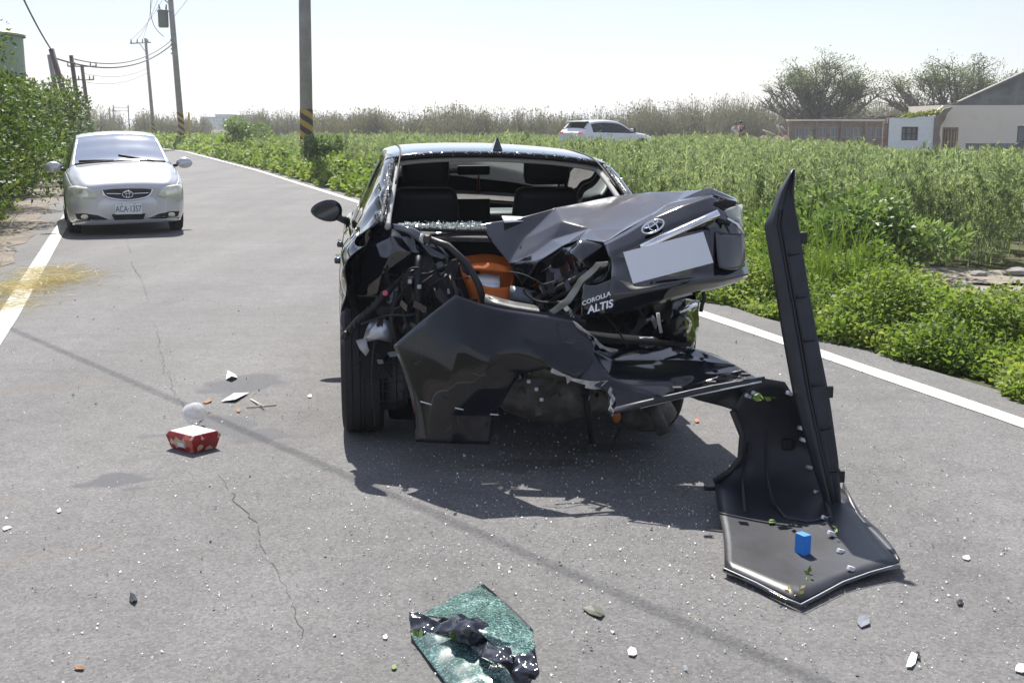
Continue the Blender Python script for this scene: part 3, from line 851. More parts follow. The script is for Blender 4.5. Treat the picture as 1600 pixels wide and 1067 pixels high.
# far row of roofless brick rooms
r0_ = at(1232, 200, 82); r1_ = at(1392, 200, 80)
wdt = r1_.x - r0_.x
ru = thing('brick_ruin', 'long roofless brick building with a row of window openings', 'ruin', (r0_.x, 82, -.22), -.02)
hol = []
for k, (a, c_) in enumerate([(.45, .95), (1.05, 1.6), (1.95, 2.5), (2.75, 3.3), (3.55, 4.15), (4.25, 4.85), (5.15, 5.65), (5.72, 6.22), (6.45, wdt - .1)]): hol.append((a, c_, .95, 1.62))
wall_with_holes('wall', wdt, 2.0, .22, hol, M_BRICK, ru, lambda x: 1.98 + .04 * math.sin(x * 5) + (.05 if 2.2 < x < 4 else 0))
for h_ in hol: window(ru, h_[0] + .01, h_[1] - .01, .96, 1.61, 1, 0, pmat('weathered_frame', (.33, .33, .31), .7) if h_ is hol[0] else bpy.data.materials['weathered_frame'])
obj('back_wall', box_me('back_wall', (wdt / 2, 3.2, .95), (wdt, .2, 1.9)), M_BRICK, ru)
for xx in (0.0, 1.78, 3.42, 5.0, 6.33): obj('pier', box_me('pier', (xx + .1, -.06, 1.0), (.2, .14, 2.02)), M_BRICK, ru)
obj('coping', box_me('coping', (wdt / 2, .08, 2.09), (wdt + .2, .5, .09), .01), M_PLAST, ru)
for k in range(9): tube('fallen_beam', [(rgs.uniform(2, 6), rgs.uniform(-.1, .4), 2.16), (rgs.uniform(3, 7.5), rgs.uniform(.5, 1.6), 2.25 + rgs.uniform(0, .25))], .05, M_WOOD, ru, 5)

# white tiled stub wall and beige gable house
YB = 62
w0 = at(1389, 200, YB); w1 = at(1459, 200, YB)
hs = thing('tiled_wall', 'white tiled remnant wall with one barred window and broken brick edges', 'ruin', (w0.x, YB, -.05))
ww = w1.x - w0.x
tp_ = lambda x: 1.93 + .13 * x / ww + .03 * math.sin(x * 9)
wx0, wx1 = at(1409, 200, YB).x - w0.x, at(1435, 200, YB).x - w0.x
wall_with_holes('wall', ww, 2.0, .03, [(wx0, wx1, .80 + .05, 1.53)], M_WTILE, hs, tp_)
bw = wall_with_holes('brick_core', ww + .1, 2.0, .22, [(wx0, wx1, .85, 1.53)], M_BRICK, hs, lambda x: tp_(x) + .03 * math.sin(x * 23)); bw.location = (-.05, .033, 0)
window(hs, wx0 + .005, wx1 - .005, .855, 1.525, 2, 1, y=.1)
obj('broken_edge', box_me('broken_edge', (-.16, .14, .85), (.2, .24, 1.75), .02), M_BRICK, hs)
gz = [(0, 0), (.36, 0), (.3, .5), (.36, .8), (.28, 1.2), (.33, 1.6), (.5, 1.85), (.62, 2.2), (.85, 2.45), (.85, 2.5), (.45, 2.42), (.22, 2.15), (.1, 1.95), (0, 1.9)]
def prism(name, pts, y0, y1, mat, parent):
    n = len(pts); V = [(x, y0, z) for x, z in pts] + [(x, y1, z) for x, z in pts]
    Fc = [tuple(range(n)), tuple(range(2 * n - 1, n - 1, -1))] + [(i + n, (i + 1) % n + n, (i + 1) % n, i)[::1] for i in range(n)]
    me = mesh(name, V, Fc); bm = bmesh.new(); bm.from_mesh(me); bmesh.ops.recalc_face_normals(bm, faces=bm.faces[:]); bm.to_mesh(me); bm.free()
    return obj(name, me, mat, parent)
bp_ = prism('broken_edge', [(ww + x, z) for x, z in gz], -.08, .2, M_BRICK, hs)
# moss and vines on the broken top
mo = np.random.default_rng(5); nq = 1500
P = np.c_[mo.uniform(.75, ww + .6, nq), mo.normal(.35, .2, nq), np.zeros(nq)]
P[:, 2] = 1.98 + .28 * (P[:, 0] - .75) / ww + np.abs(mo.normal(0, .07, nq))
D = mo.normal(0, 1, P.shape); s = .12 * mo.uniform(.5, 1.3, nq)
obj('vines', quads_np('vines', leaf_quads(P, D, s, s * .6, mo)), leaf_mat('vine_leaf', [(.12, .17, .02), (.2, .25, .04), (.27, .28, .08)], .3), hs)

hb = thing('gable_house', 'beige plaster house with grey gable and barred doorway', 'house', (w1.x + .28, YB + .6, -.05), .0)
HW = 9.0
d0, d1 = at(1473, 200, YB + .6).x - w1.x - .28, at(1498, 200, YB + .6).x - w1.x - .28
e0 = at(1590, 200, YB + .6).x - w1.x - .28
wall_with_holes('wall', HW, 2.62, .2, [(d0, d1, .0, 1.5), (e0, e0 + .9, 0, 1.6)], M_PLAST, hb, lambda x: 2.6 if x > .35 else 2.3 + .8 * x)
prism('gable', [(.35, 2.61), (HW, 2.61), (HW, 5.2), (6.6, 5.2), (1.3, 2.75)], .02, .2, M_GABLE, hb)
prism('roof_edge', [(1.2, 2.72), (6.6, 5.21), (HW, 5.21), (HW, 5.31), (6.55, 5.31), (1.1, 2.79)], -.14, .34, M_RTILE, hb)
obj('side_wall', box_me('side_wall', (.3, 2.6, 1.3), (.2, 4.8, 2.6)), M_PLAST, hb)
obj('dado', box_me('dado', (4.9, -.012, .35), (HW - 2.2 - .2, .02, .7)), M_GABLE, hb)
gr = window(hb, d0 + .01, d1 - .01, .02, 1.49, 4, 1, pmat('rusty_grille', (.3, .24, .17), .7), False)
obj('doorway_shade_panel', box_me('doorway_shade_panel', ((d0 + d1) / 2, 1.2, .8), (1.6, .02, 1.7)), M_DARK, hb)  # black panel behind the grille, painted as the shade inside the house
window(hb, e0 + .01, e0 + .89, .02, 1.59, 1, 1, pmat('red_brown_frame', (.2, .07, .05), .6))

# rubble and timbers between the people and the ruin
M_RUB = pmat('rubble', (.27, .2, .15), .9, vary=.3, vscale=4)
for k in range(26):
    px = rgs.uniform(1165, 1232); Y = rgs.uniform(76, 81)
    p = at(px, 210, Y); s = rgs.uniform(.15, .45)
    bm = bmesh.new(); bmesh.ops.create_icosphere(bm, subdivisions=1, radius=s)
    for v in bm.verts: v.co *= rgs.uniform(.7, 1.2)
    o = obj('rubble_lump', from_bm('rubble_lump', bm), M_RUB); o.location = (p.x, Y, .4 + s * .3)
    tag(o, 'brown rubble lump in the heap next to the brick ruin', 'rubble', 'rubble heap by the ruin')
bm = bmesh.new(); bmesh.ops.create_grid(bm, x_segments=18, y_segments=8, size=1)
for v in bm.verts:
    v.co.x *= 2.6; v.co.y *= 2.2
    v.co.z = .75 * max(0, 1 - (v.co.x / 2.6) ** 2) * max(0, 1 - (v.co.y / 2.2) ** 2) + rgs.normal(0, .04) - .1
p = at(1198, 210, 78.5)
o = obj('rubble_mound', from_bm('rubble_mound', bm), M_RUB, smooth=True); o.location = (p.x, 78.5, 0); tag(o, 'low brown mound of demolition rubble next to the brick ruin', 'rubble')
for (a, b_) in (((1192, 204), (1212, 212)), ((1214, 196), (1224, 214)), ((1220, 198), (1228, 205))):
    A = at(*a, 77); B = at(*b_, 77)
    tag(tube('timber', [A, B], .06, pmat('bleached_timber', (.5, .46, .4), .8), None, 6), 'pale bleached timber sticking out of the rubble', 'timber', 'timbers in the rubble')

# far hazy buildings and a small white van down the road
M_FARB = pmat('far_building', (.42, .46, .5), .8)
M_FARW = pmat('far_windows', (.25, .29, .33), .5)
for (px0, px1, yt, lab) in ((313, 332, 184, 'small pale building low on the horizon'), (336, 358, 180, 'taller pale block on the horizon'), (363, 400, 181, 'long bluish shed on the horizon')):
    Y = 420; a = at(px0, yt, Y); c_ = at(px1, yt, Y)
    b0 = thing('far_building', lab, 'building', ((a.x + c_.x) / 2, Y, 0), 0, 'buildings on the horizon')
    wv = c_.x - a.x; hh = a.z
    obj('wall', box_me('wall', (0, 5, hh / 2), (wv, 10, hh)), M_FARB, b0)
    obj('roof', box_me('roof', (0, 5, hh + .12), (wv + .4, 10.4, .24)), M_FARW, b0)
    for r in range(2):
        for q in range(max(int(wv / 1.2), 2)):
            obj('window', box_me('window', (-wv / 2 + .6 + q * 1.15, -.02, hh - .9 - r * 1.2), (.7, .06, .6)), M_FARW, b0)
vx = at(128, 196, 150)
van = thing('distant_van', 'tiny white van far down the road', 'van', (vx.x, 150, 0))
MW = pmat('white_van_paint', (.75, .76, .78), .4)
prism('body', [(-.85, .35), (.85, .35), (.88, 1.0), (.72, 1.95), (-.72, 1.95), (-.88, 1.0)], 0, 4.0, MW, van)
prism('windscreen', [(-.74, 1.12), (.74, 1.12), (.64, 1.78), (-.64, 1.78)], -.03, .01, M_PANE, van)
for sx in (-.7, .7):
    for yy in (.6, 3.2):
        V, Fc = lathe_geo([(0, -.1), (.33, -.1), (.33, .1), (0, .1)], 14, 'x'); w_ = obj('wheel', mesh('wheel', V, Fc), M_DARK, van); w_.location = (sx, yy, .33)
sb = at(126, 196, 50)
bx = thing('roadside_cabinet', 'small grey cabinet by the hedge beyond the silver car', 'cabinet', (sb.x, 50, 0))
obj('cabinet', box_me('cabinet', (0, 0, .85), (.5, .4, 1.65), .02), pmat('cabinet_grey', (.32, .32, .36), .5), bx)
obj('door', box_me('door', (-.42, .05, .95), (.36, .3, 1.4), .01), M_DARK, bx)
# ---------------------------------------------------------------- vehicles: lofted body shells
M_TYRE = pmat('tyre_rubber', (.022, .022, .023), .75, bump=.3, bscale=60)
M_RIM = pmat('alloy_rim', (.42, .43, .45), .3, .9)
M_BLKPL = pmat('black_plastic', (.018, .018, .02), .45, bump=.1, bscale=90)
M_BLK = pmat('flat_black', (.008, .008, .009), .7)
M_CHROME = pmat('chrome', (.80, .81, .83), .06, 1.0)
M_CLEAR = pmat('clear_lens', (.82, .84, .80), .08, trans=.55, ior=1.3)
def glass_mat(name, tint, op):
    m = bpy.data.materials.new(name); m.use_nodes = True; t = m.node_tree; t.nodes.clear()
    o = t.nodes.new('ShaderNodeOutputMaterial'); g = t.nodes.new('ShaderNodeBsdfGlossy'); g.inputs['Roughness'].default_value = .02
    tr = t.nodes.new('ShaderNodeBsdfTransparent'); tr.inputs['Color'].default_value = (*tint, 1)
    fr = t.nodes.new('ShaderNodeFresnel'); fr.inputs['IOR'].default_value = op
    mx = t.nodes.new('ShaderNodeMixShader')
    t.links.new(fr.outputs[0], mx.inputs[0]); t.links.new(tr.outputs[0], mx.inputs[1]); t.links.new(g.outputs[0], mx.inputs[2]); t.links.new(mx.outputs[0], o.inputs['Surface'])
    return m
M_GLASS = glass_mat('car_glass', (.72, .80, .77), 1.22)
M_TINT = glass_mat('tinted_glass', (.10, .12, .13), 1.6)
M_SCREEN = glass_mat('mirror_film_glass', (.22, .28, .32), 4.0)
for nd in M_SCREEN.node_tree.nodes:
    if nd.type == 'MIX_SHADER':
        for lk in list(nd.inputs[0].links): M_SCREEN.node_tree.links.remove(lk)
        nd.inputs[0].default_value = .74
    if nd.type == 'BSDF_GLOSSY': nd.inputs['Color'].default_value = (.86, .93, 1, 1); nd.inputs['Roughness'].default_value = .06

class Hull:
    def __init__(s, st, nu=6, nv=4, roll=0.0):
        K = len(st[0][1])
        U = catmull([np.array([y] + [c for p in pts for c in p]) for y, pts in st], nu)
        s.nu, s.nv, s.K = nu, nv, K
        rows = []
        for u in U:
            sec = [np.array([u[1 + 2 * j], u[2 + 2 * j]]) for j in range(K)]
            d = catmull(sec, nv)
            rows.append([(max(p[0], 0.0), u[0], p[1]) for p in d])
        s.G = np.array(rows); s.G[:, -1, 0] = 0
        s.roll = roll
    def xyz(s, i, j, side):
        x, y, z = s.G[i, j]
        return Vector((x * side, y, z - s.roll * x * side))
    def part(s, name, i0, i1, j0, j1, mat, parent, sides=(1, -1), pred=None, arches=(), thick=0.0, fn=None, lift=0.0):
        """i0..i1, j0..j1 in key-station / key-point units"""
        nu, nv = s.nu, s.nv
        I = range(int(i0 * nu), int(i1 * nu) + 1); J = range(int(j0 * nv), int(j1 * nv) + 1)
        bm = bmesh.new()
        for side in sides:
            vm = {}
            def vert(i, j):
                if (i, j) not in vm: vm[(i, j)] = bm.verts.new(s.xyz(i, j, side))
                return vm[(i, j)]
            for i in list(I)[:-1]:
                for j in list(J)[:-1]:
                    q = [(i, j), (i, j + 1), (i + 1, j + 1), (i + 1, j)]
                    c = sum((s.xyz(a, b, side) for a, b in q), Vector()) / 4
                    if pred and not pred(c): continue
                    if arches and j < 4 * nv:
                        if all(any(math.hypot(s.G[a, b][1] - ay, s.G[a, b][2] - az) < R for ay, az, R in arches) for a, b in q): continue
                    f = [vert(a, b) for a, b in q]
                    if side < 0: f.reverse()
                    bm.faces.new(f)
            if arches:
                for (a, b), v in vm.items():
                    if b >= 4 * nv: continue
                    for ay, az, R in arches:
                        d = math.hypot(v.co.y - ay, v.co.z - az)
                        if 1e-4 < d < R:
                            k = R / d; v.co.y = ay + (v.co.y - ay) * k; v.co.z = az + (v.co.z - az) * k
        bmesh.ops.remove_doubles(bm, verts=bm.verts[:], dist=1e-4)
        bmesh.ops.recalc_face_normals(bm, faces=bm.faces[:])
        if fn:
            for v in bm.verts: v.co = fn(v.co)
        if lift:
            bm.normal_update()
            for v in bm.verts: v.co += v.normal * lift
        o = obj(name, from_bm(name, bm), mat, parent, True)
        if thick:
            md = o.modifiers.new('thickness', 'SOLIDIFY'); md.thickness = thick; md.offset = -1
        return o
    def bvh(s):
        V = []; Fc = []; n = s.G.shape[1]
        for side in (1, -1):
            o = len(V)
            for i in range(s.G.shape[0]):
                for j in range(n): V.append(s.xyz(i, j, side))
            for i in range(s.G.shape[0] - 1):
                for j in range(n - 1): Fc.append((o + i * n + j, o + i * n + j + 1, o + (i + 1) * n + j + 1, o + (i + 1) * n + j))
        for (v, f) in getattr(s, 'extra', []):
            o = len(V); V += list(v); Fc += [tuple(k + o for k in q) for q in f]
        # end caps
        for i in (0, s.G.shape[0] - 1):
            o = len(V); ring = [s.xyz(i, j, 1) for j in range(n)] + [s.xyz(i, j, -1) for j in range(n - 1)][::-1]
            V += ring; Fc.append(tuple(range(o, o + len(ring))))
        return BVHTree.FromPolygons(V, Fc)
    def cap(s, name, i, mat, parent):
        i = int(i * s.nu); n = s.G.shape[1]
        ring = [s.xyz(i, j, 1) for j in range(n)] + [s.xyz(i, j, -1) for j in range(n - 1)][::-1]
        me = mesh(name, ring, [tuple(range(len(ring)))])
        bm = bmesh.new(); bm.from_mesh(me)
        bm.to_mesh(me); bm.free()
        return obj(name, me, mat, parent)

def decal(name, poly, bvh, d, mat, parent, off=.006, thick=.0, axis='y', cuts=3, smooth=True):
    """a part laid on the body: outline (x,z) cast along +-y (or (y,z) along +-x) onto the shell"""
    bm = bmesh.new()
    far = 6.0
    vs_ = [bm.verts.new((p[0], 0, p[1])) for p in poly]
    f = bm.faces.new(vs_)
    bmesh.ops.triangulate(bm, faces=[f])
    bmesh.ops.subdivide_edges(bm, edges=bm.edges[:], cuts=cuts, use_grid_fill=True)
    lasty = None
    for v in bm.verts:
        if axis == 'y': o = Vector((v.co.x, -far * d, v.co.z)); dr = Vector((0, d, 0))
        else: o = Vector((-far * d, v.co.x, v.co.z)); dr = Vector((d, 0, 0))
        h = bvh.ray_cast(o, dr)
        if h[0] is None:
            q = Vector((v.co.x, lasty.y if lasty else 0, v.co.z)) if axis == 'y' else Vector((lasty.x if lasty else 0, v.co.x, v.co.z))
            h = bvh.find_nearest(q)
        v.co = h[0] - dr * off; lasty = h[0]
    bmesh.ops.recalc_face_normals(bm, faces=bm.faces[:])
    o = obj(name, from_bm(name, bm), mat, parent, smooth)
    if thick:
        md = o.modifiers.new('thickness', 'SOLIDIFY'); md.thickness = thick; md.offset = 0
    return o

def wheel(parent, x, y, r, w, name='wheel', rim=True, flat=0.0):
    s = 1 if x > 0 else -1
    prof = [(r * .62, -w * .42), (r * .80, -w * .5), (r * .93, -w * .48), (r * .985, -w * .38)]
    for k in range(9):                                   # tread grooves
        a = -w * .36 + w * .72 * k / 8
        prof += [(r, a - .006), (r, a + .006)] + ([(r - .008, a + .007), (r - .008, a + w * .72 / 8 - .007)] if k in (1, 3, 4, 6) else [])
    prof += [(r * .985, w * .38), (r * .93, w * .48), (r * .80, w * .5), (r * .62, w * .42)]
    V, Fc = lathe_geo(prof, 40, 'x', True)
    t = obj(name, mesh(name, V, Fc), M_TYRE, parent, False); t.location = (x, y, r - flat)
    if rim:
        gs = []
        V, Fc = lathe_geo([(r * .63, -w * .4), (r * .60, -w * .2), (r * .60, w * .2), (r * .63, w * .4)], 32, 'x'); gs.append((V, Fc))
        V, Fc = lathe_geo([(0, s * w * .32), (r * .16, s * w * .34), (r * .18, s * w * .2)], 16, 'x'); gs.append((V, Fc))
        for k in range(10):
            a = 2 * math.pi * k / 10; c, q = math.cos(a), math.sin(a)
            gs.append(tube_geo([(s * w * .3, c * r * .1, q * r * .1), (s * w * .34, c * r * .6, q * r * .6)], [.02, .016], 6))
        multi('rim', gs, M_RIM, t, True)
    return t

def text_part(name, body, size, mat, parent, M, extrude=.002, shear=0.0, bold=0.0, sx=1.0):
    cu = bpy.data.curves.new(name, 'FONT'); cu.body = body; cu.size = size; cu.extrude = extrude; cu.shear = shear; cu.offset = bold
    cu.align_x = 'CENTER'; cu.align_y = 'CENTER'; cu.resolution_u = 3
    tmp = bpy.data.objects.new(name + '_tmp', cu); COL.objects.link(tmp)
    dg = bpy.context.evaluated_depsgraph_get()
    me = bpy.data.meshes.new_from_object(tmp.evaluated_get(dg)); me.name = name
    bpy.data.objects.remove(tmp)
    me.transform(M @ Matrix.Diagonal((sx, 1, 1, 1)))
    return obj(name, me, mat, parent)

def ellipse_ring(rx, ry, w, c=(0, 0), seg=36, tube_seg=6, r=.005):
    P = [(c[0] + rx * math.cos(2 * math.pi * k / seg), c[1] + ry * math.sin(2 * math.pi * k / seg), 0) for k in range(seg + 1)]
    return tube_geo(P, r, tube_seg, False)
def oval_emblem(name, R, M, parent, mat=None):
    """badge of three interlaced chrome ovals"""
    g = [ellipse_ring(R, R * .68, 0, r=R * .085), ellipse_ring(R * .33, R * .62, 0, (0, -.02 * R), r=R * .075), ellipse_ring(R * .66, R * .24, 0, (0, R * .33), r=R * .075)]
    o = multi(name, g, mat or M_CHROME, parent, True)
    o.data.transform(M); return o

def interior(root, seats, zf, roof_h, mat_seat, w=.5):
    for (x, y) in seats:
        s = thing_part = obj('seat', box_me('seat', (x, y + .25, zf + .28), (w, .5, .2), .06), mat_seat, root, True)
        bm_ = bmesh.new(); bm_box(bm_, (0, 0, 0), (w, .15, .62))
        for v in bm_.verts:
            if v.co.z > 0: v.co.x *= .72; v.co.y *= .8
        bmesh.ops.bevel(bm_, geom=bm_.edges[:], offset=.055, segments=3, affect='EDGES', profile=.6)
        bmesh.ops.transform(bm_, matrix=Matrix.Rotation(math.radians(12), 4, 'X'), verts=bm_.verts[:])
        obj('backrest', from_bm('backrest', bm_), mat_seat, s, True).location = (x, y - .06, zf + .64)
        obj('headrest', box_me('headrest', (0, 0, 0), (w * .55, .11, .2), .05, Matrix.Rotation(math.radians(10), 4, 'X')), mat_seat, s, True).location = (x, y - .15, zf + 1.06)

# ---------------------------------------------------------------- silver saloon facing the camera
def silver_saloon():
    st = [(.80, [(.42, .25), (.49, .29), (.52, .44), (.52, .56), (.50, .61), (.46, .645), (.40, .67), (.2, .685), (0, .69)]),
          (.73, [(.60, .22), (.67, .27), (.70, .44), (.69, .59), (.66, .665), (.60, .71), (.52, .735), (.28, .757), (0, .765)]),
          (.55, [(.74, .20), (.78, .28), (.80, .46), (.785, .64), (.74, .745), (.67, .79), (.58, .82), (.3, .845), (0, .855)]),
          (.30, [(.78, .19), (.82, .30), (.835, .5), (.82, .71), (.77, .805), (.70, .85), (.6, .885), (.32, .91), (0, .92)]),
          (-.1, [(.78, .19), (.835, .32), (.845, .55), (.83, .78), (.79, .875), (.72, .925), (.62, .955), (.33, .985), (0, .995)]),
          (-.42, [(.78, .19), (.835, .32), (.848, .56), (.835, .82), (.80, .90), (.74, .955), (.66, .99), (.35, 1.025), (0, 1.04)]),
          (-.78, [(.78, .19), (.835, .32), (.848, .56), (.837, .83), (.80, .915), (.69, 1.13), (.62, 1.19), (.33, 1.235), (0, 1.25)]),
          (-1.15, [(.78, .19), (.835, .32), (.848, .56), (.838, .83), (.80, .92), (.635, 1.30), (.565, 1.375), (.3, 1.415), (0, 1.428)]),
          (-1.8, [(.78, .19), (.835, .32), (.848, .56), (.838, .84), (.80, .93), (.61, 1.36), (.54, 1.43), (.29, 1.458), (0, 1.468)]),
          (-2.4, [(.78, .19), (.835, .32), (.848, .56), (.838, .85), (.80, .94), (.615, 1.33), (.54, 1.405), (.29, 1.435), (0, 1.445)]),
          (-2.85, [(.78, .20), (.83, .33), (.84, .57), (.83, .87), (.79, .955), (.66, 1.16), (.58, 1.215), (.3, 1.25), (0, 1.26)]),
          (-3.15, [(.76, .23), (.80, .36), (.81, .6), (.80, .88), (.77, .965), (.72, 1.04), (.64, 1.055), (.33, 1.065), (0, 1.07)]),
          (-3.45, [(.66, .3), (.70, .40), (.72, .6), (.71, .82), (.68, .90), (.62, .95), (.52, .975), (.3, .985), (0, .99)])]
    st = st[::-1]
    n = len(st) - 1
    S = 1.0
    p = gnd(197, 361)
    root = thing('silver_car', 'silver saloon car parked facing the wreck beside the left edge line', 'car', (p.x, p.y, 0), math.radians(180 + 21.0))
    root.scale = (S, S, S)
    H = Hull(st, 6, 4, .022)
    M_SILV = pmat('silver_paint', (.56, .565, .58), .28, .5, 1.0)
    ar = [(0, .30, .345), (-2.5, .30, .345)]
    ws = n - 5; wr = n - 7                         # cowl and roof-front stations (counted from the tail)
    H.part('body', 0, n, 0, 4, M_SILV, root, arches=ar, thick=.003)
    H.part('bonnet', ws, n, 4, 8, M_SILV, root, thick=.003)
    H.part('roof', 2, wr, 5, 8, M_SILV, root, pred=lambda c: c.y > -2.42, thick=.003)
    [H.part('pillar', wr, ws, 5, 6, M_SILV, root, sides=(q,), thick=.003) for q in (1, -1)]
    H.part('rear_pillar', 0, 3, 4, 8, M_SILV, root, pred=lambda c: not (c.z > 1.075 and abs(c.x) < .56), thick=.003)
    H.part('windscreen', wr, ws, 6, 8, M_SCREEN, root, lift=.002)
    H.part('rear_window', 1, 3, 6, 8, M_TINT, root, lift=-.004)
    H.part('side_window', 3, ws, 4, 5, M_TINT, root, sides=(1,), lift=-.003); H.part('side_window', 3, ws, 4, 5, M_TINT, root, sides=(-1,), lift=-.003)
    H.cap('nose_panel', n, M_SILV, root); H.cap('tail', 0, M_SILV, root)
    V = []; Fc = []; NX = 36; NZ = 14
    for k in range(NZ + 1):
        t = k / NZ; z = .165 + .455 * t
        for q in range(NX + 1):
            u = -1 + 2 * q / NX; x = .80 * u * (1 - .05 * (1 - t))
            yb = .835 - .085 * u * u - .24 * abs(u) ** 7 - .05 * (1 - t) ** 3 - .045 * t ** 4
            V.append(Vector((x, yb, z - .022 * x)))
    Fc = [(k * (NX + 1) + q, k * (NX + 1) + q + 1, (k + 1) * (NX + 1) + q + 1, (k + 1) * (NX + 1) + q) for k in range(NZ) for q in range(NX)]
    H.extra = [(V, Fc)]
    bo = obj('bumper', mesh('bumper', V, Fc), M_SILV, root, True)
    md = bo.modifiers.new('thickness', 'SOLIDIFY'); md.thickness = .05; md.offset = 1
    obj('underbody', box_me('underbody', (0, -1.35, .27), (1.45, 3.9, .12)), M_BLK, root)
    B = H.bvh()
    # windscreen seal, wipers
    for sx, (a, b_) in (('l', ((-.50, -.40), (.02, -.55))), ('r', ((.10, -.40), (.60, -.50)))):
        P = []
        for k in range(7):
            x = a[0] + (b_[0] - a[0]) * k / 6; y = a[1] + (b_[1] - a[1]) * k / 6
            h = B.ray_cast(Vector((x, y, 3)), Vector((0, 0, -1))); P.append(h[0] + Vector((0, .0, .014)))
        tube('wiper', P, .010, M_BLK, root, 5)
    P = []
    for k in range(21):
        x = -.66 + 1.32 * k / 20; h = B.ray_cast(Vector((x, -.36 - .06 * (x / .66) ** 2 - .02, 3)), Vector((0, 0, -1))); P.append(h[0] + Vector((0, 0, .004)))
    tube('cowl_seal', P, .013, M_BLK, root, 5)
    # lamps, grille, plate
    m_lamp = pmat('hazed_headlamp', (.66, .65, .50), .18, coat=1.0, vary=.25, vscale=7)
    m_grl = pmat('grille_dark', (.03, .03, .032), .4)
    for sx in (1, -1):
        poly = [(sx * x, z) for x, z in ((.41, .555), (.50, .535), (.64, .545), (.75, .60), (.79, .66), (.765, .705), (.68, .715), (.55, .695), (.46, .64))]
        if sx < 0: poly.reverse()
        hl = decal('headlamp', poly, B, -1, m_lamp, root, .012, .01, cuts=4)
        pl2 = [(sx * x, z) for x, z in ((.53, .57), (.62, .565), (.70, .61), (.70, .665), (.62, .675), (.54, .64))]
        if sx < 0: pl2.reverse()
        decal('reflector', pl2, B, -1, pmat('lamp_bowl', (.75, .73, .62), .15, .6), hl, .022, .0, cuts=3)
        fg = [(sx * x, z) for x, z in ((.27, .235), (.50, .225), (.70, .245), (.725, .325), (.60, .33), (.42, .30))]
        if sx < 0: fg.reverse()
        fo = decal('fog_recess', fg, B, -1, M_BLK, root, .005, cuts=3)
        cx = sx * .60; q = [(cx + .05 * math.cos(a), .283 + .036 * math.sin(a)) for a in np.linspace(0, 2 * math.pi, 13)[:-1]]
        decal('fog_lamp', q, B, -1, m_lamp, fo, .02, .01, cuts=1)
    gp = [(-.345, .655), (-.30, .575), (-.2, .535), (0, .515), (.2, .535), (.30, .575), (.345, .655), (.2, .668), (0, .672), (-.2, .668)]
    gr_ = decal('grille', gp, B, -1, m_grl, root, .006, cuts=3)
    def line_on(pts, r, mat, nm, par, lift=.012):
        P = []
        for (x, z) in pts:
            h = B.ray_cast(Vector((x, 4, z)), Vector((0, -1, 0))); P.append((h[0] if h[0] else Vector((x, .8, z))) + Vector((0, lift, 0)))
        return tube(nm, P, r, mat, par, 6)
    dens = lambda pts, k=5: [tuple(v) for v in catmull([np.array(q) for q in pts], k)]
    line_on(dens([(-.35, .655), (-.30, .57), (-.2, .53), (0, .508), (.2, .53), (.30, .57), (.35, .655)]), .014, M_CHROME, 'chrome_trim', gr_)
    line_on(dens([(-.29, .605), (-.08, .598)]), .009, M_CHROME, 'slat', gr_, .014); line_on(dens([(.08, .598), (.29, .605)]), .009, M_CHROME, 'slat', gr_, .014)
    for zz in (.575, .63, .65): line_on(dens([(-.27, zz), (0, zz - .005), (.27, zz)]), .004, M_BLKPL, 'slat', gr_, .008)
    oval_emblem('emblem', .072, Matrix.Translation((0, .845, .592)) @ Matrix.Rotation(math.pi / 2, 4, 'X') @ Matrix.Rotation(math.pi, 4, 'Y') @ Matrix.Diagonal((1, 1, 1, 1)), gr_)
    decal('lower_intake', [(-.235, .31), (-.20, .225), (.20, .225), (.235, .31)], B, -1, M_BLK, root, .005)
    pt = obj('number_plate', box_me('number_plate', (0, .842, .385), (.37, .008, .155), .003), pmat('plate_white', (.74, .77, .78), .4), root)
    text_part('plate_text', 'ACA\u00b71357', .125, pmat('plate_ink', (.02, .035, .06), .5), pt, Matrix.Translation((0, .8475, .380)) @ Matrix.Rotation(math.pi, 4, 'Z') @ Matrix.Rotation(math.pi / 2, 4, 'X'), .0008, sx=.66)
    for sx in (-.09, .09): obj('bolt', box_me('bolt', (sx, .848, .453), (.016, .008, .012), .003), M_GREY, pt)
        # mirrors
    for sx in (1, -1):
        bm = bmesh.new(); bmesh.ops.create_uvsphere(bm, u_segments=16, v_segments=10, radius=1)
        for v in bm.verts:
            v.co.x *= .125; v.co.y *= .07 if v.co.y > 0 else .03; v.co.z *= .085
        mi = obj('door_mirror', from_bm('door_mirror', bm), M_SILV, root, True); mi.location = (sx * .965, -.62, .965 - .022 * sx)
        o = tube('mirror_arm', [(-sx * .09, 0, -.02), (-sx * .17, .0, -.05)], .025, M_BLKPL, mi, 8)
    for x in (.73, -.73):
        wheel(root, x, 0, .30, .19); wheel(root, x, -2.5, .30, .19)
    mseat = pmat('grey_cloth', (.12, .12, .13), .9)
    interior(root, ((.36, -1.35), (-.36, -1.35)), .25, 1.4, mseat, .46)
    obj('rear_view_mirror', box_me('rear_view_mirror', (0, -1.02, 1.30), (.2, .03, .06), .01), M_BLK, root)
    obj('dashboard', box_me('dashboard', (0, -.62, .93), (1.3, .4, .14), .04), mseat, root)
    return root
silver_saloon()

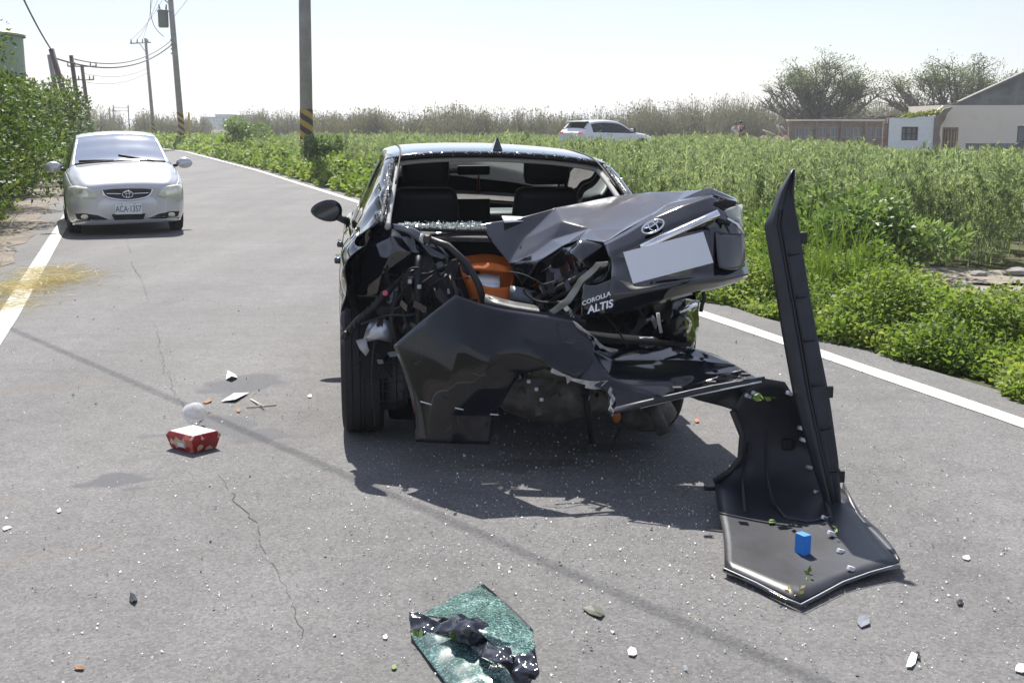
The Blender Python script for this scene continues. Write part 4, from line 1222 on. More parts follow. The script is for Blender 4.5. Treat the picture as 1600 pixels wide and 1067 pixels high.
# ---------------------------------------------------------------- white estate parked out in the field
def white_suv():
    low = [(.84, .30), (.925, .45), (.94, .68), (.93, .95)]
    def sec(l, u): return l + u
    st = [(-.92, [(.70, .42), (.78, .50), (.80, .70), (.80, .95), (.78, 1.02), (.72, 1.05), (.64, 1.06), (.35, 1.07), (0, 1.075)]),
          (-.80, [(.80, .36), (.88, .47), (.90, .70), (.89, .97), (.86, 1.06), (.80, 1.12), (.72, 1.15), (.38, 1.17), (0, 1.175)]),
          (-.55, sec(low, [(.89, 1.09), (.76, 1.34), (.69, 1.40), (.37, 1.42), (0, 1.43)])),
          (-.35, sec(low, [(.89, 1.09), (.72, 1.48), (.64, 1.57), (.35, 1.60), (0, 1.61)])),
          (.2, sec(low, [(.89, 1.08), (.70, 1.54), (.62, 1.63), (.34, 1.665), (0, 1.675)])),
          (.9, sec(low, [(.89, 1.06), (.71, 1.54), (.62, 1.64), (.34, 1.68), (0, 1.69)])),
          (1.5, sec(low, [(.89, 1.05), (.73, 1.46), (.64, 1.56), (.35, 1.605), (0, 1.62)])),
          (1.95, sec(low, [(.89, 1.04), (.80, 1.24), (.71, 1.31), (.38, 1.36), (0, 1.375)])),
          (2.4, sec(low, [(.88, 1.03), (.84, 1.06), (.76, 1.09), (.4, 1.125), (0, 1.135)])),
          (3.0, [(.83, .30), (.91, .45), (.925, .66), (.90, .88), (.85, .96), (.80, .99), (.72, 1.015), (.38, 1.045), (0, 1.055)]),
          (3.5, [(.76, .30), (.84, .42), (.85, .62), (.82, .78), (.76, .85), (.70, .88), (.6, .90), (.33, .925), (0, .935)]),
          (3.78, [(.5, .34), (.57, .42), (.58, .56), (.56, .68), (.52, .73), (.46, .755), (.38, .77), (.2, .78), (0, .785)])]
    n = len(st) - 1
    c = at(945, 215, 57.0)
    root = thing('white_suv', 'white estate car standing among the weeds out in the field', 'car', (c.x - .95, 56.2, ground_z(c.x - .95, 56.2) + .03), math.radians(-50))
    st = [(y, [(x, z * .94) for x, z in pts]) for y, pts in st]
    H = Hull(st, 4, 3)
    MP = pmat('white_pearl_paint', (.74, .75, .78), .25, 0, 1.0)
    ar = [(0, .36, .42), (2.72, .36, .42)]
    H.part('body', 0, n, 0, 4, MP, root, arches=ar)
    H.part('bonnet', 8, n, 4, 8, MP, root); H.part('roof', 3, 6, 5, 8, MP, root); [H.part('pillar', 6, 8, 5, 6, MP, root, sides=(q,)) for q in (1, -1)]
    H.part('tailgate', 0, 3, 4, 8, MP, root, pred=lambda c: not (c.z > 1.19 and c.z < 1.55 and abs(c.x) < .62))
    H.part('windscreen', 6, 8, 6, 8, M_TINT, root)
    H.part('rear_window', 1, 3, 6, 8, M_TINT, root, lift=-.01)
    H.part('side_window', 3, 8, 4, 5, M_TINT, root, sides=(1,), lift=-.004); H.part('side_window', 3, 8, 4, 5, M_TINT, root, sides=(-1,), lift=-.004)
    H.cap('rear_bumper', 0, MP, root); H.cap('nose', n, MP, root)
    obj('interior', box_me('interior', (0, .9, .85), (1.5, 3.2, .7)), M_BLK, root)
    obj('underbody', box_me('underbody', (0, 1.4, .42), (1.5, 4.2, .14)), M_BLK, root)
    obj('spoiler', box_me('spoiler', (0, -.50, 1.51), (1.25, .34, .035), .012, Matrix.Rotation(.08, 4, 'X')), MP, root)
    B = H.bvh()
    for sx in (1, -1):
        decal('tail_lamp', [(sx * .50, .98), (sx * .76, .97), (sx * .77, 1.04), (sx * .52, 1.05)], B, 1, pmat('red_lamp', (.45, .03, .03), .2), root, .012)
        mi = obj('door_mirror', box_me('door_mirror', (sx * 1.03, 1.95, 1.12), (.2, .1, .14), .04), MP, root, True)
        obj('door_handle', box_me('door_handle', (sx * .945, .55, .93), (.03, .2, .03), .01), M_CHROME, root)
    decal('number_plate', [(-.2, .80), (.2, .80), (.2, .92), (-.2, .92)], B, 1, pmat('plate_pale', (.6, .62, .63), .5), root, .012)
    for x in (.80, -.80):
        wheel(root, x, 0, .36, .23); wheel(root, x, 2.72, .36, .23)
white_suv()
# ---------------------------------------------------------------- crashed black saloon
def paint_black():
    m, t, b = new_mat('black_car_paint')
    L = t.links.new; N = t.nodes.new
    tcn = N('ShaderNodeTexCoord')
    n = N('ShaderNodeTexNoise'); n.inputs['Scale'].default_value = 3.5; n.inputs['Detail'].default_value = 8; n.inputs['Roughness'].default_value = .7
    L(tcn.outputs['Object'], n.inputs['Vector'])
    r = N('ShaderNodeMapRange'); r.inputs[1].default_value = .45; r.inputs[2].default_value = .8; r.inputs[3].default_value = .05; r.inputs[4].default_value = .16
    L(n.outputs['Fac'], r.inputs[0]); L(r.outputs[0], b.inputs['Roughness'])
    mx = N('ShaderNodeMixRGB'); mx.inputs[1].default_value = (.006, .007, .011, 1); mx.inputs[2].default_value = (.018, .018, .02, 1)
    r2 = N('ShaderNodeMapRange'); r2.inputs[1].default_value = .5; r2.inputs[2].default_value = .85; L(n.outputs['Fac'], r2.inputs[0]); L(r2.outputs[0], mx.inputs[0])
    L(mx.outputs[0], b.inputs['Base Color'])
    b.inputs['Coat Weight'].default_value = 1.0; b.inputs['Coat Roughness'].default_value = .04; b.inputs['Metallic'].default_value = 0.0
    return m
M_BP = paint_black()
def scuffed():
    """gloss black plastic with dusty grey scratches from the impact"""
    m, t, b = new_mat('scuffed_black_plastic')
    L = t.links.new; N = t.nodes.new
    tcn = N('ShaderNodeTexCoord'); mp_ = N('ShaderNodeMapping'); mp_.inputs['Scale'].default_value = (3, 14, 30); mp_.inputs['Rotation'].default_value = (.2, .5, .3)
    L(tcn.outputs['Object'], mp_.inputs[0])
    n = N('ShaderNodeTexNoise'); n.inputs['Scale'].default_value = 2.2; n.inputs['Detail'].default_value = 9; n.inputs['Roughness'].default_value = .75; L(mp_.outputs[0], n.inputs['Vector'])
    n2 = N('ShaderNodeTexNoise'); n2.inputs['Scale'].default_value = 2.6; n2.inputs['Detail'].default_value = 4; L(tcn.outputs['Object'], n2.inputs['Vector'])
    mu = N('ShaderNodeMath'); mu.operation = 'MULTIPLY'; L(n.outputs['Fac'], mu.inputs[0]); L(n2.outputs['Fac'], mu.inputs[1])
    r = N('ShaderNodeMapRange'); r.inputs[1].default_value = .30; r.inputs[2].default_value = .48; L(mu.outputs[0], r.inputs[0])
    mx = N('ShaderNodeMixRGB'); mx.inputs[1].default_value = (.007, .008, .012, 1); mx.inputs[2].default_value = (.14, .135, .125, 1); L(r.outputs[0], mx.inputs[0]); L(mx.outputs[0], b.inputs['Base Color'])
    r2 = N('ShaderNodeMapRange'); r2.inputs[3].default_value = .05; r2.inputs[4].default_value = .5; L(r.outputs[0], r2.inputs[0]); L(r2.outputs[0], b.inputs['Roughness'])
    return m
M_SCUFF = scuffed()
M_INNER = pmat('inner_black_metal', (.014, .014, .016), .38, .3, bump=.25, bscale=14)
M_MATT = pmat('unpainted_plastic', (.024, .026, .032), .42, bump=.08, bscale=12, vary=.45, vscale=5)
M_DUSTY = ramp_noise_mat('dusty_underbody', [(.3, (.035, .033, .03)), (.55, (.10, .095, .085)), (.75, (.2, .18, .15))], 7, .7, .5, 20)
M_LINER = pmat('grey_headliner', (.48, .47, .45), .9)
M_SEAT = pmat('black_leather', (.02, .02, .024), .45)
M_CARPET = pmat('dark_carpet', (.016, .016, .018), .95)
M_SHELF = ramp_noise_mat('parcel_shelf', [(.35, (.05, .05, .052)), (.7, (.11, .11, .11))], 60, .9, .3)
M_SILB = pmat('bare_metal', (.5, .53, .58), .35, .8)
M_ORANGE = pmat('orange_cloth', (.55, .13, .02), .75, vary=.25, vscale=9)
M_PAPER = pmat('white_paper', (.72, .72, .74), .8)

car = thing('wrecked_car', 'black saloon car with crushed rear end and missing rear window', 'car', (-.01, 6.30, 0), math.radians(7.2))
CI = (Matrix.Translation((-.01, 6.30, 0)) @ Matrix.Rotation(math.radians(7.2), 4, 'Z')).inverted()
def loc_of(root_inv, px, py, Y): return root_inv @ at(px, py, Y)

low = [(.79, .19), (.875, .36), (.888, .60), (.872, .86)]
ST = [(-.45, [(.78, .26), (.86, .40), (.878, .62), (.855, .86), (.79, .97), (.71, 1.035), (.64, 1.055), (.35, 1.07), (0, 1.075)]),
      (-.24, [(.79, .22), (.87, .39), (.885, .61), (.865, .87), (.80, .985), (.715, 1.055), (.665, 1.085), (.36, 1.10), (0, 1.105)]),
      (.10, low + [(.81, .985), (.69, 1.19), (.625, 1.245), (.34, 1.275), (0, 1.285)]),
      (.48, low + [(.815, .97), (.655, 1.305), (.585, 1.375), (.32, 1.408), (0, 1.418)]),
      (.9, low + [(.82, .955), (.64, 1.335), (.57, 1.412), (.31, 1.443), (0, 1.452)]),
      (1.5, low + [(.825, .94), (.645, 1.335), (.575, 1.418), (.31, 1.448), (0, 1.458)]),
      (1.95, low + [(.825, .93), (.66, 1.275), (.585, 1.36), (.31, 1.40), (0, 1.41)]),
      (2.35, low + [(.825, .925), (.71, 1.13), (.635, 1.19), (.33, 1.24), (0, 1.255)]),
      (2.75, low + [(.815, .93), (.765, .96), (.69, .985), (.36, 1.02), (0, 1.032)]),
      (3.2, [(.78, .2), (.86, .36), (.87, .58), (.84, .78), (.79, .86), (.73, .89), (.64, .91), (.34, .94), (0, .95)]),
      (3.52, [(.68, .2), (.75, .33), (.76, .52), (.73, .68), (.68, .75), (.62, .78), (.53, .80), (.3, .82), (0, .83)]),
      (3.68, [(.42, .22), (.48, .32), (.49, .48), (.47, .60), (.44, .65), (.40, .675), (.33, .69), (.18, .70), (0, .705)])]
HC = Hull(ST, 8, 5, .030)
NW = len(ST) - 1
arc = [(0, .32, .355), (2.7, .32, .355)]
rg_c = np.random.default_rng(909)
def crush(co):
    """left rear quarter pushed in and rumpled"""
    if co.x < 0 and co.y < .35 and co.z > .3:
        k = min((.35 - co.y) / .6, 1.0)
        w = math.sin(co.y * 19 + co.z * 7) * math.cos(co.z * 17 + co.y * 5)
        co = Vector((co.x + k * (.035 * w + .03), co.y + k * k * .12 * (1 - .4 * co.z), co.z + k * .018 * math.sin(co.y * 23)))
    return co
def keep_low(c):
    if c.x < 0: return not (c.y < .0 and c.z < .70)
    return not (c.y < -.05 and c.z < .45)
HC.part('body', 0, NW, 0, 4, M_BP, car, arches=arc, pred=keep_low, fn=crush, thick=.004)
HC.part('bonnet', 8, NW, 4, 8, M_BP, car, thick=.004)
HC.part('roof', 3, 6, 5, 8, M_BP, car, thick=.004)
for q in (1, -1):
    HC.part('front_pillar', 6, 8, 5, 6, M_BP, car, sides=(q,), thick=.004)
    HC.part('rear_pillar', 1, 3, 5, 6, M_BP, car, sides=(q,), thick=.004, fn=crush)
    HC.part('rear_pillar', 1, 2.5, 4, 5, M_BP, car, sides=(q,), thick=.004, fn=crush)
    HC.part('side_window', 2.5, 8, 4, 5, M_TINT, car, sides=(q,), lift=-.004)
    o = HC.part('window_pillar', 4.6, 4.85, 4, 5, M_BLKPL, car, sides=(q,), lift=.002)
HC.part('windscreen', 6, 8, 6, 8, M_GLASS, car)
HC.part('headliner', 3, 6, 5.2, 8, M_LINER, car, lift=-.03)
HC.part('front_bumper', NW - 1, NW, 0, 4, M_BLKPL, car, lift=.003)
HC.cap('nose', NW, M_BLKPL, car)
# seam of the roof along both sides and the frame of the missing rear window
def hull_line(i0, i1, j, side, off=0.0, step=1):
    return [HC.xyz(i, j, side) + Vector((0, 0, off)) for i in range(i0, i1 + 1, step)]
nu, nv = HC.nu, HC.nv
for q in (1, -1): tube('roof_seam', hull_line(2 * nu, 6 * nu, int(6.35 * nv), q, .0015), .005, M_BLK, car, 5)
ring = [HC.xyz(3 * nu, j, 1) for j in range(8 * nv, 6 * nv, -1)] + [HC.xyz(i, 6 * nv, 1) for i in range(3 * nu, 1 * nu - 1, -1)]
ringL = [HC.xyz(3 * nu, j, -1) for j in range(8 * nv, 6 * nv, -1)] + [HC.xyz(i, 6 * nv, -1) for i in range(3 * nu, 1 * nu - 1, -1)]
full = ringL[::-1] + ring[1:]
full = [Vector(v) for v in full]
tube('window_frame', [v + Vector((0, .012, -.012)) for v in full], .013, M_BLK, car, 8)
inn = []
for v in full: inn.append(Vector((v.x * .955, v.y + .05, v.z - .035)))
tube('pillar_trim', inn, .015, M_LINER, car, 8)
# crumbs of shattered glass still held by the seal
gq = []
rgw = np.random.default_rng(3)
for v in full:
    for k in range(12 if v.z > 1.33 else 7):
        c = v + Vector((rgw.normal(0, .012), rgw.normal(0, .008), rgw.normal(0.002, .004))); gq.append(c)
P = np.array([list(v) for v in gq]); D = rgw.normal(0, 1, P.shape); s = .0075 * rgw.uniform(.5, 1.6, len(P))
M_CRUMB = pmat('glass_crumbs', (.52, .60, .60), .2, spec=.7)
o = obj('glass_crumbs', quads_np('glass_crumbs', leaf_quads(P, D, s, s * .9, rgw, .3)), M_CRUMB, car); o['kind'] = 'stuff'
# roof antenna fin
FV = [(-.028, -.10, 0), (.028, -.10, 0), (.030, .05, 0), (-.030, .05, 0), (-.005, -.085, .068), (.005, -.085, .068), (.006, -.03, .04), (-.006, -.03, .04)]
fin = obj('antenna_fin', mesh('antenna_fin', FV, [(0, 1, 5, 4), (1, 2, 6, 5), (2, 3, 7, 6), (3, 0, 4, 7), (4, 5, 6, 7)]), M_BP, car); fin.location = (0.0, .66, 1.43)
# interior seen through the empty rear window
obj('floor', box_me('floor', (0, 1.75, .26), (1.5, 2.7, .12)), M_CARPET, car)
interior(car, ((-.37, 1.30), (.37, 1.30)), .25, 1.4, M_SEAT, .52)
bk = obj('rear_seat', box_me('rear_seat', (0, .30, .72), (1.30, .18, .62), .06, Matrix.Rotation(math.radians(14), 4, 'X')), M_SEAT, car, True)
sh = obj('parcel_shelf', box_me('parcel_shelf', (0, -.02, 1.0), (1.24, .42, .02), .004), M_SHELF, car); sh.rotation_euler = (0, .03, 0)
obj('dashboard', box_me('dashboard', (0, 2.35, .88), (1.4, .5, .2), .07), M_SEAT, car, True)
obj('centre_screen', box_me('centre_screen', (0, 2.08, 1.0), (.24, .03, .15), .008), M_BLK, car)
obj('rear_view_mirror', box_me('rear_view_mirror', (0, 1.98, 1.27), (.22, .03, .065), .015), M_BLK, car)
tube('hanging_charm', [(.03, 1.95, 1.24), (.03, 1.95, 1.12)], [.004, .018], pmat('red_charm', (.2, .05, .03), .8), car, 6)
V, Fc = lathe_geo([(.17, -.012), (.19, 0), (.17, .012)], 28, 'z', True)
sw = obj('steering_wheel', mesh('steering_wheel', V, Fc), M_BLK, car, True); sw.location = (-.37, 1.93, .93); sw.rotation_euler = (math.radians(65), 0, 0)
# door mirror, handles
bm = bmesh.new(); bmesh.ops.create_uvsphere(bm, u_segments=18, v_segments=12, radius=1)
for v in bm.verts:
    v.co.x *= .125; v.co.z *= .085 * (1 + .25 * v.co.x / .125)
    v.co.y = v.co.y * .075 if v.co.y > 0 else v.co.y * .025
mi = obj('door_mirror', from_bm('door_mirror', bm), M_BP, car, True); mi.location = (-.99, 2.08, 1.0); mi.scale = (.86, .86, .86)
o = obj('mirror_glass', mesh('mirror_glass', [(.098 * math.cos(t_) , -.031, .062 * math.sin(t_) * (1 + .2 * math.cos(t_))) for t_ in np.linspace(0, 2 * math.pi, 21)[:-1]], [tuple(range(20))]), pmat('mirror_silver', (.05, .06, .07), .03, 1.0), mi)
tube('mirror_arm', [(.09, 0, -.05), (.17, .0, -.09)], .03, M_BLKPL, mi, 8)
mr = obj('door_mirror', mi.data.copy(), None, car); mr.location = (1.005, 2.08, .94)
tube('mirror_arm', [(-.09, 0, -.05), (-.17, .0, -.09)], .03, M_BLKPL, mr, 8)
for q in (-1, 1):
    for y in (.62, 1.55): obj('door_handle', box_me('door_handle', (q * .893, y, .80 - .03 * q), (.045, .2, .035), .012), M_BP, car, True)
    for y in (.42, 1.38, 2.4): tube('door_seam', [HC.xyz(int(round(np.interp(y, [p[0] for p in ST], range(len(ST))) * nu)), j, q) + Vector((q * .001, 0, 0)) for j in range(nv, 4 * nv)], .003, M_BLK, car, 4)
# wheels
wheel(car, -.775, 0, .318, .215); wheel(car, .775, .02, .318, .215, flat=.02); wheel(car, -.775, 2.7, .318, .215); wheel(car, .775, 2.7, .318, .215)
for (x, y) in ((-.62, 0), (.62, 0), (-.62, 2.7), (.62, 2.7)):
    V, Fc = lathe_geo([(.365, -.16), (.37, .16)], 24, 'x'); Fc = [f for f in Fc if sum(V[k][2] for k in f) / 4 > .02]; w_ = obj('wheel_arch', mesh('wheel_arch', V, Fc), M_BLK, car, True); w_.location = (x, y + .03, .34)
tube('rear_beam', [(-.66, .02, .30), (-.4, .06, .27), (.4, .06, .25), (.66, .04, .28)], .045, M_DUSTY, car, 8)
obj('underbody', box_me('underbody', (0, 1.72, .21), (1.3, 2.6, .08)), M_BLK, car)

def panel(name, verts, faces, mat, parent, inv, thick=.004, sub=2, crease=.35, smooth=True, off=0, noise=0.0, seed=0, edge=.75, crumple=0.0, fold=None, jit=0.0):
    V = [inv @ at(*v) if len(v) == 3 else Vector(v[:3]) for v in verts]
    if jit:
        rj = np.random.default_rng(len(verts) * 7 + 3); ef = {}
        for f in faces:
            for k in range(len(f)):
                q = tuple(sorted((f[k], f[(k + 1) % len(f)]))); ef[q] = ef.get(q, 0) + 1
        rim = {v for q, n_ in ef.items() if n_ == 1 for v in q}
        V = [v + Vector((rj.normal(0, jit * .4), rj.normal(0, jit), rj.normal(0, jit * .6))) if k not in rim else v for k, v in enumerate(V)]
        faces = [t for f in faces for t in (((f[0], f[1], f[2]), (f[0], f[2], f[3])) if len(f) == 4 and rj.random() < .5 else ((f[0], f[1], f[3]), (f[1], f[2], f[3])) if len(f) == 4 else (f,))]
    me = mesh(name, V, faces)
    bm = bmesh.new(); bm.from_mesh(me)
    bmesh.ops.recalc_face_normals(bm, faces=bm.faces[:])
    cl = bm.edges.layers.float.get('crease_edge') or bm.edges.layers.float.new('crease_edge')
    for e in bm.edges: e[cl] = crease if len(e.link_faces) > 1 else edge
    if fold is not None:                                  # sharp creases where the sheet is bent hard
        for e in bm.edges:
            if len(e.link_faces) == 2:
                if e.calc_face_angle(0) > math.radians(fold): e[cl] = .92; e.smooth = False
                else: e[cl] = .15
    if edge >= 1:
        cv = bm.verts.layers.float.get('crease_vert') or bm.verts.layers.float.new('crease_vert')
        for v in bm.verts:
            be = [e for e in v.link_edges if len(e.link_faces) == 1]
            if len(be) == 2:
                d0 = (be[0].other_vert(v).co - v.co).normalized(); d1 = (be[1].other_vert(v).co - v.co).normalized()
                if d0.dot(d1) > -.93: v[cv] = 1.0
    bm.to_mesh(me); bm.free()
    shp = [bool(e_.use_edge_sharp) for e_ in me.edges]
    o = obj(name, me, mat, parent, smooth)
    if sub:
        m = o.modifiers.new('sub', 'SUBSURF'); m.levels = sub; m.render_levels = sub; m.boundary_smooth = 'PRESERVE_CORNERS'
    if noise:
        if crumple:
            tx = bpy.data.textures.new(name + '_n', 'VORONOI'); tx.noise_scale = crumple; tx.distance_metric = 'DISTANCE'; tx.weight_1 = 1.0; tx.noise_intensity = 1.2
        else:
            tx = bpy.data.textures.new(name + '_n', 'CLOUDS'); tx.noise_scale = .12
        m = o.modifiers.new('dents', 'DISPLACE'); m.texture = tx; m.strength = noise; m.mid_level = .5; m.texture_coords = 'LOCAL'
    if thick:
        m = o.modifiers.new('thickness', 'SOLIDIFY'); m.thickness = thick; m.offset = off
    return o
def gridf(r, c): return [(i * c + j, i * c + j + 1, (i + 1) * c + j + 1, (i + 1) * c + j) for i in range(r - 1) for j in range(c - 1)]
def sheet(name, rows, mat, parent, inv, **k):
    c = len(rows[0]); return panel(name, [p for r in rows for p in r], gridf(len(rows), c), mat, parent, inv, **k)

# boot lid, torn up and shoved to the right
lid = sheet('boot_lid', [
    [(746, 352, 6.12), (800, 344, 6.14), (868, 326, 6.16), (945, 309, 6.18), (1012, 302, 6.16), (1068, 299, 6.08), (1113, 298, 5.86), (1150, 312, 5.82)],
    [(768, 378, 6.02), (812, 372, 6.02), (872, 350, 6.02), (940, 333, 6.02), (1010, 322, 5.98), (1060, 311, 5.92), (1112, 299, 5.80), (1151, 314, 5.78)],
    [(796, 412, 5.92), (826, 398, 5.86), (868, 374, 5.88), (922, 357, 5.86), (985, 346, 5.80), (1046, 321, 5.78), (1111, 301, 5.74), (1151, 316, 5.74)],
    [(817, 446, 5.84), (843, 408, 5.76), (880, 384, 5.76), (908, 373, 5.70), (946, 379, 5.64), (1016, 338, 5.66), (1110, 304, 5.70), (1150, 318, 5.72)]],
    M_BP, car, CI, thick=.004, sub=4, crease=.8, noise=.010, crumple=.30, fold=9, jit=.022)
# rear face of the lid
face = sheet('boot_lid_face', [
    [(944, 381, 5.63), (980, 361, 5.63), (1016, 338, 5.65), (1062, 319, 5.67), (1110, 304, 5.69), (1149, 319, 5.75)],
    [(950, 398, 5.55), (985, 388, 5.53), (1020, 370, 5.53), (1065, 350, 5.56), (1118, 331, 5.60), (1146, 333, 5.70)],
    [(956, 412, 5.53), (990, 400, 5.54), (1024, 384, 5.56), (1068, 368, 5.58), (1120, 354, 5.60), (1160, 361, 5.70)],
    [(955, 437, 5.43), (992, 441, 5.43), (1030, 437, 5.45), (1070, 431, 5.47), (1122, 424, 5.52), (1167, 418, 5.66)],
    [(950, 462, 5.40), (995, 456, 5.38), (1040, 447, 5.39), (1085, 440, 5.43), (1130, 438, 5.50), (1170, 428, 5.64)],
    [(948, 494, 5.43), (992, 484, 5.43), (1040, 471, 5.45), (1090, 457, 5.52), (1125, 449, 5.58), (1164, 436, 5.67)]],
    M_BP, lid, CI, thick=.006, sub=2, crease=.5)
txp = sheet('boot_lid_corner', [[(911, 445, 5.46), (930, 447, 5.44), (955, 437, 5.43)], [(909, 470, 5.44), (930, 470, 5.42), (952, 464, 5.405)], [(908, 499, 5.46), (930, 498, 5.45), (949, 494, 5.432)]], M_BP, lid, CI, thick=.006, sub=2, crease=.4)
# folded dark underside where the lid buckled
sheet('buckled_skin', [
    [(844, 410, 5.78), (880, 386, 5.76), (908, 375, 5.71), (946, 381, 5.66), (960, 392, 5.62)],
    [(838, 428, 5.86), (872, 420, 5.80), (905, 405, 5.62), (936, 402, 5.70), (955, 408, 5.60)],
    [(828, 446, 5.90), (862, 440, 5.72), (898, 430, 5.74), (925, 425, 5.60), (950, 425, 5.62)],
    [(846, 470, 5.86), (870, 462, 5.80), (896, 452, 5.66), (915, 447, 5.62), (940, 440, 5.55)]], M_BP, lid, CI, thick=.004, sub=3, crease=.9, noise=.03, crumple=.11, fold=12, jit=.03)
def bar(name, pts, r, mat, parent, inv, seg=8):
    return tube(name, [inv @ at(*p) for p in pts], r, mat, parent, seg)
bar('hinge_arm', [(836, 470, 5.72), (880, 447, 5.62), (918, 425, 5.58)], .016, M_BLKPL, lid, CI)
bar('inner_rib', [(846, 478, 5.70), (888, 455, 5.60), (925, 431, 5.56)], .010, M_MATT, lid, CI)
panel('torn_flange', [(858, 486, 5.55), (866, 491, 5.54), (893, 473, 5.52), (884, 466, 5.53), (912, 442, 5.50), (904, 436, 5.51), (938, 417, 5.47), (932, 410, 5.48), (951, 409, 5.46), (948, 416, 5.46)],
      [(0, 1, 2, 3), (3, 2, 4, 5), (5, 4, 6, 7), (7, 6, 9, 8)], pmat('primer_grey', (.30, .29, .26), .5, .3), lid, CI, thick=.003, sub=3, crease=1.0, edge=1.0, noise=.03, crumple=.08)
# chrome bar, emblem, plate, badges
cb = sheet('chrome_garnish', [[(1000, 384, 5.50), (1040, 365, 5.515), (1080, 347, 5.54), (1121, 329, 5.575)], [(1002, 388, 5.48), (1042, 369, 5.495), (1082, 352, 5.52), (1124, 334, 5.555)], [(1010, 391, 5.49), (1046, 374, 5.505), (1084, 356, 5.53), (1125, 338, 5.565)]], M_CHROME, lid, CI, thick=.010, sub=1, crease=.7)
def frame_at(c, xv, yv, inv):
    """matrix whose x,y axes follow two photo directions, z towards the viewer"""
    o = inv @ at(*c); X = (inv @ at(*xv) - o).normalized(); Yt = inv @ at(*yv) - o; Z = X.cross(Yt).normalized(); Yv = Z.cross(X)
    return Matrix(((X.x, Yv.x, Z.x, o.x), (X.y, Yv.y, Z.y, o.y), (X.z, Yv.z, Z.z, o.z), (0, 0, 0, 1)))
Me = frame_at((1021, 357, 5.535), (1040, 347, 5.545), (1017, 347, 5.57), CI)
em = oval_emblem('emblem', .053, Me @ Matrix.Translation((0, 0, .012)), lid)
obj('emblem_backing', mesh('emblem_backing', [Me @ Vector((.05 * math.cos(a), .034 * math.sin(a), .004)) for a in np.linspace(0, 2 * math.pi, 25)[:-1]], [tuple(range(24))]), M_BLK, em)
Mp = frame_at((1042, 406, 5.44), (1100, 391, 5.47), (1038, 380, 5.47), CI)
plate = obj('number_plate', box_me('number_plate', (0, 0, 0), (.38, .15, .003), .0012), pmat('plate_white_blank', (.76, .78, .80), .35), lid); plate.data.transform(Mp @ Matrix.Translation((0, 0, .035)))
M_LET = pmat('badge_silver', (.82, .83, .85), .3, .3)
Mt = frame_at((931, 468, 5.405), (955, 461, 5.39), (930, 455, 5.415), CI)
text_part('badge_text', 'COROLLA', .027, M_LET, txp, frame_at((931, 467, 5.40), (953, 459, 5.385), (929, 455, 5.41), CI), .0015, .25, .0004, 1.12)
text_part('badge_text', 'ALTIS', .046, M_LET, txp, frame_at((937, 480, 5.395), (962, 473, 5.38), (936, 468, 5.405), CI), .0015, .3, .0012, 1.05)
Mg = frame_at((1153, 400, 5.625), (1160, 398, 5.645), (1152, 392, 5.63), CI)
gb = obj('badge_plate', box_me('badge_plate', (0, 0, 0), (.036, .052, .004), .001), M_BLK, lid); gb.data.transform(Mg)
text_part('badge_text', 'GR', .026, M_LET, gb, Mg @ Matrix.Translation((0, -.004, .004)), .001, 0, .0006, .8)
r_ = obj('badge_accent', box_me('badge_accent', (.008, .018, .003), (.02, .012, .003)), pmat('badge_red', (.5, .02, .02), .4), gb); r_.data.transform(Mg)
# right tail lamp remains
sheet('tail_lamp', [[(1131, 330, 5.66), (1146, 322, 5.70), (1158, 319, 5.78)], [(1134, 336, 5.65), (1150, 332, 5.69), (1159, 338, 5.77)], [(1140, 343, 5.66), (1154, 346, 5.70), (1160, 356, 5.76)]], M_CLEAR, lid, CI, thick=.012, sub=1, crease=.5)
sheet('lamp_recess', [[(1115, 315, 5.64), (1133, 311, 5.66), (1150, 315, 5.70)], [(1116, 326, 5.63), (1132, 327, 5.65), (1149, 322, 5.69)]], M_BLK, lid, CI, thick=.004, sub=1)
bar('lamp_chrome', [(1136, 342, 5.62), (1150, 350, 5.63), (1162, 364, 5.64)], .008, M_CHROME, lid, CI)
bar('lamp_chrome', [(1122, 345, 5.60), (1140, 350, 5.60)], .012, M_BLK, lid, CI)
sheet('lid_pocket', [[(1118, 362, 5.585), (1140, 366, 5.60), (1162, 364, 5.66)], [(1120, 395, 5.53), (1142, 400, 5.56), (1164, 398, 5.635)], [(1124, 418, 5.50), (1145, 424, 5.53), (1163, 416, 5.64)]], pmat('smoke_grey_trim', (.075, .075, .078), .25, 0, .6), lid, CI, thick=.008, sub=2, crease=.2)

# crushed left quarter: layered bent skins, wheel house, seals, wiring
sheet('quarter_skin', [
    [(592, 350, 6.14), (612, 352, 6.08), (640, 356, 6.00), (664, 372, 5.98)],
    [(576, 380, 6.06), (606, 384, 5.98), (640, 388, 5.92), (668, 398, 6.02)],
    [(566, 420, 6.02), (596, 424, 5.93), (628, 430, 5.98), (662, 440, 5.92)],
    [(556, 462, 5.98), (588, 466, 5.95), (618, 478, 5.90), (650, 490, 6.0)]], M_BP, car, CI, thick=.004, sub=3, crease=.9, noise=.02, crumple=.13, fold=10, jit=.035)
sheet('folded_flange', [[(612, 350, 6.02), (640, 353, 5.97), (663, 366, 5.93), (690, 386, 5.88), (702, 402, 5.87)], [(612, 357, 6.0), (636, 364, 5.92), (656, 378, 5.88), (672, 400, 5.84), (690, 408, 5.86)]], M_BP, car, CI, thick=.006, sub=2, crease=.3)
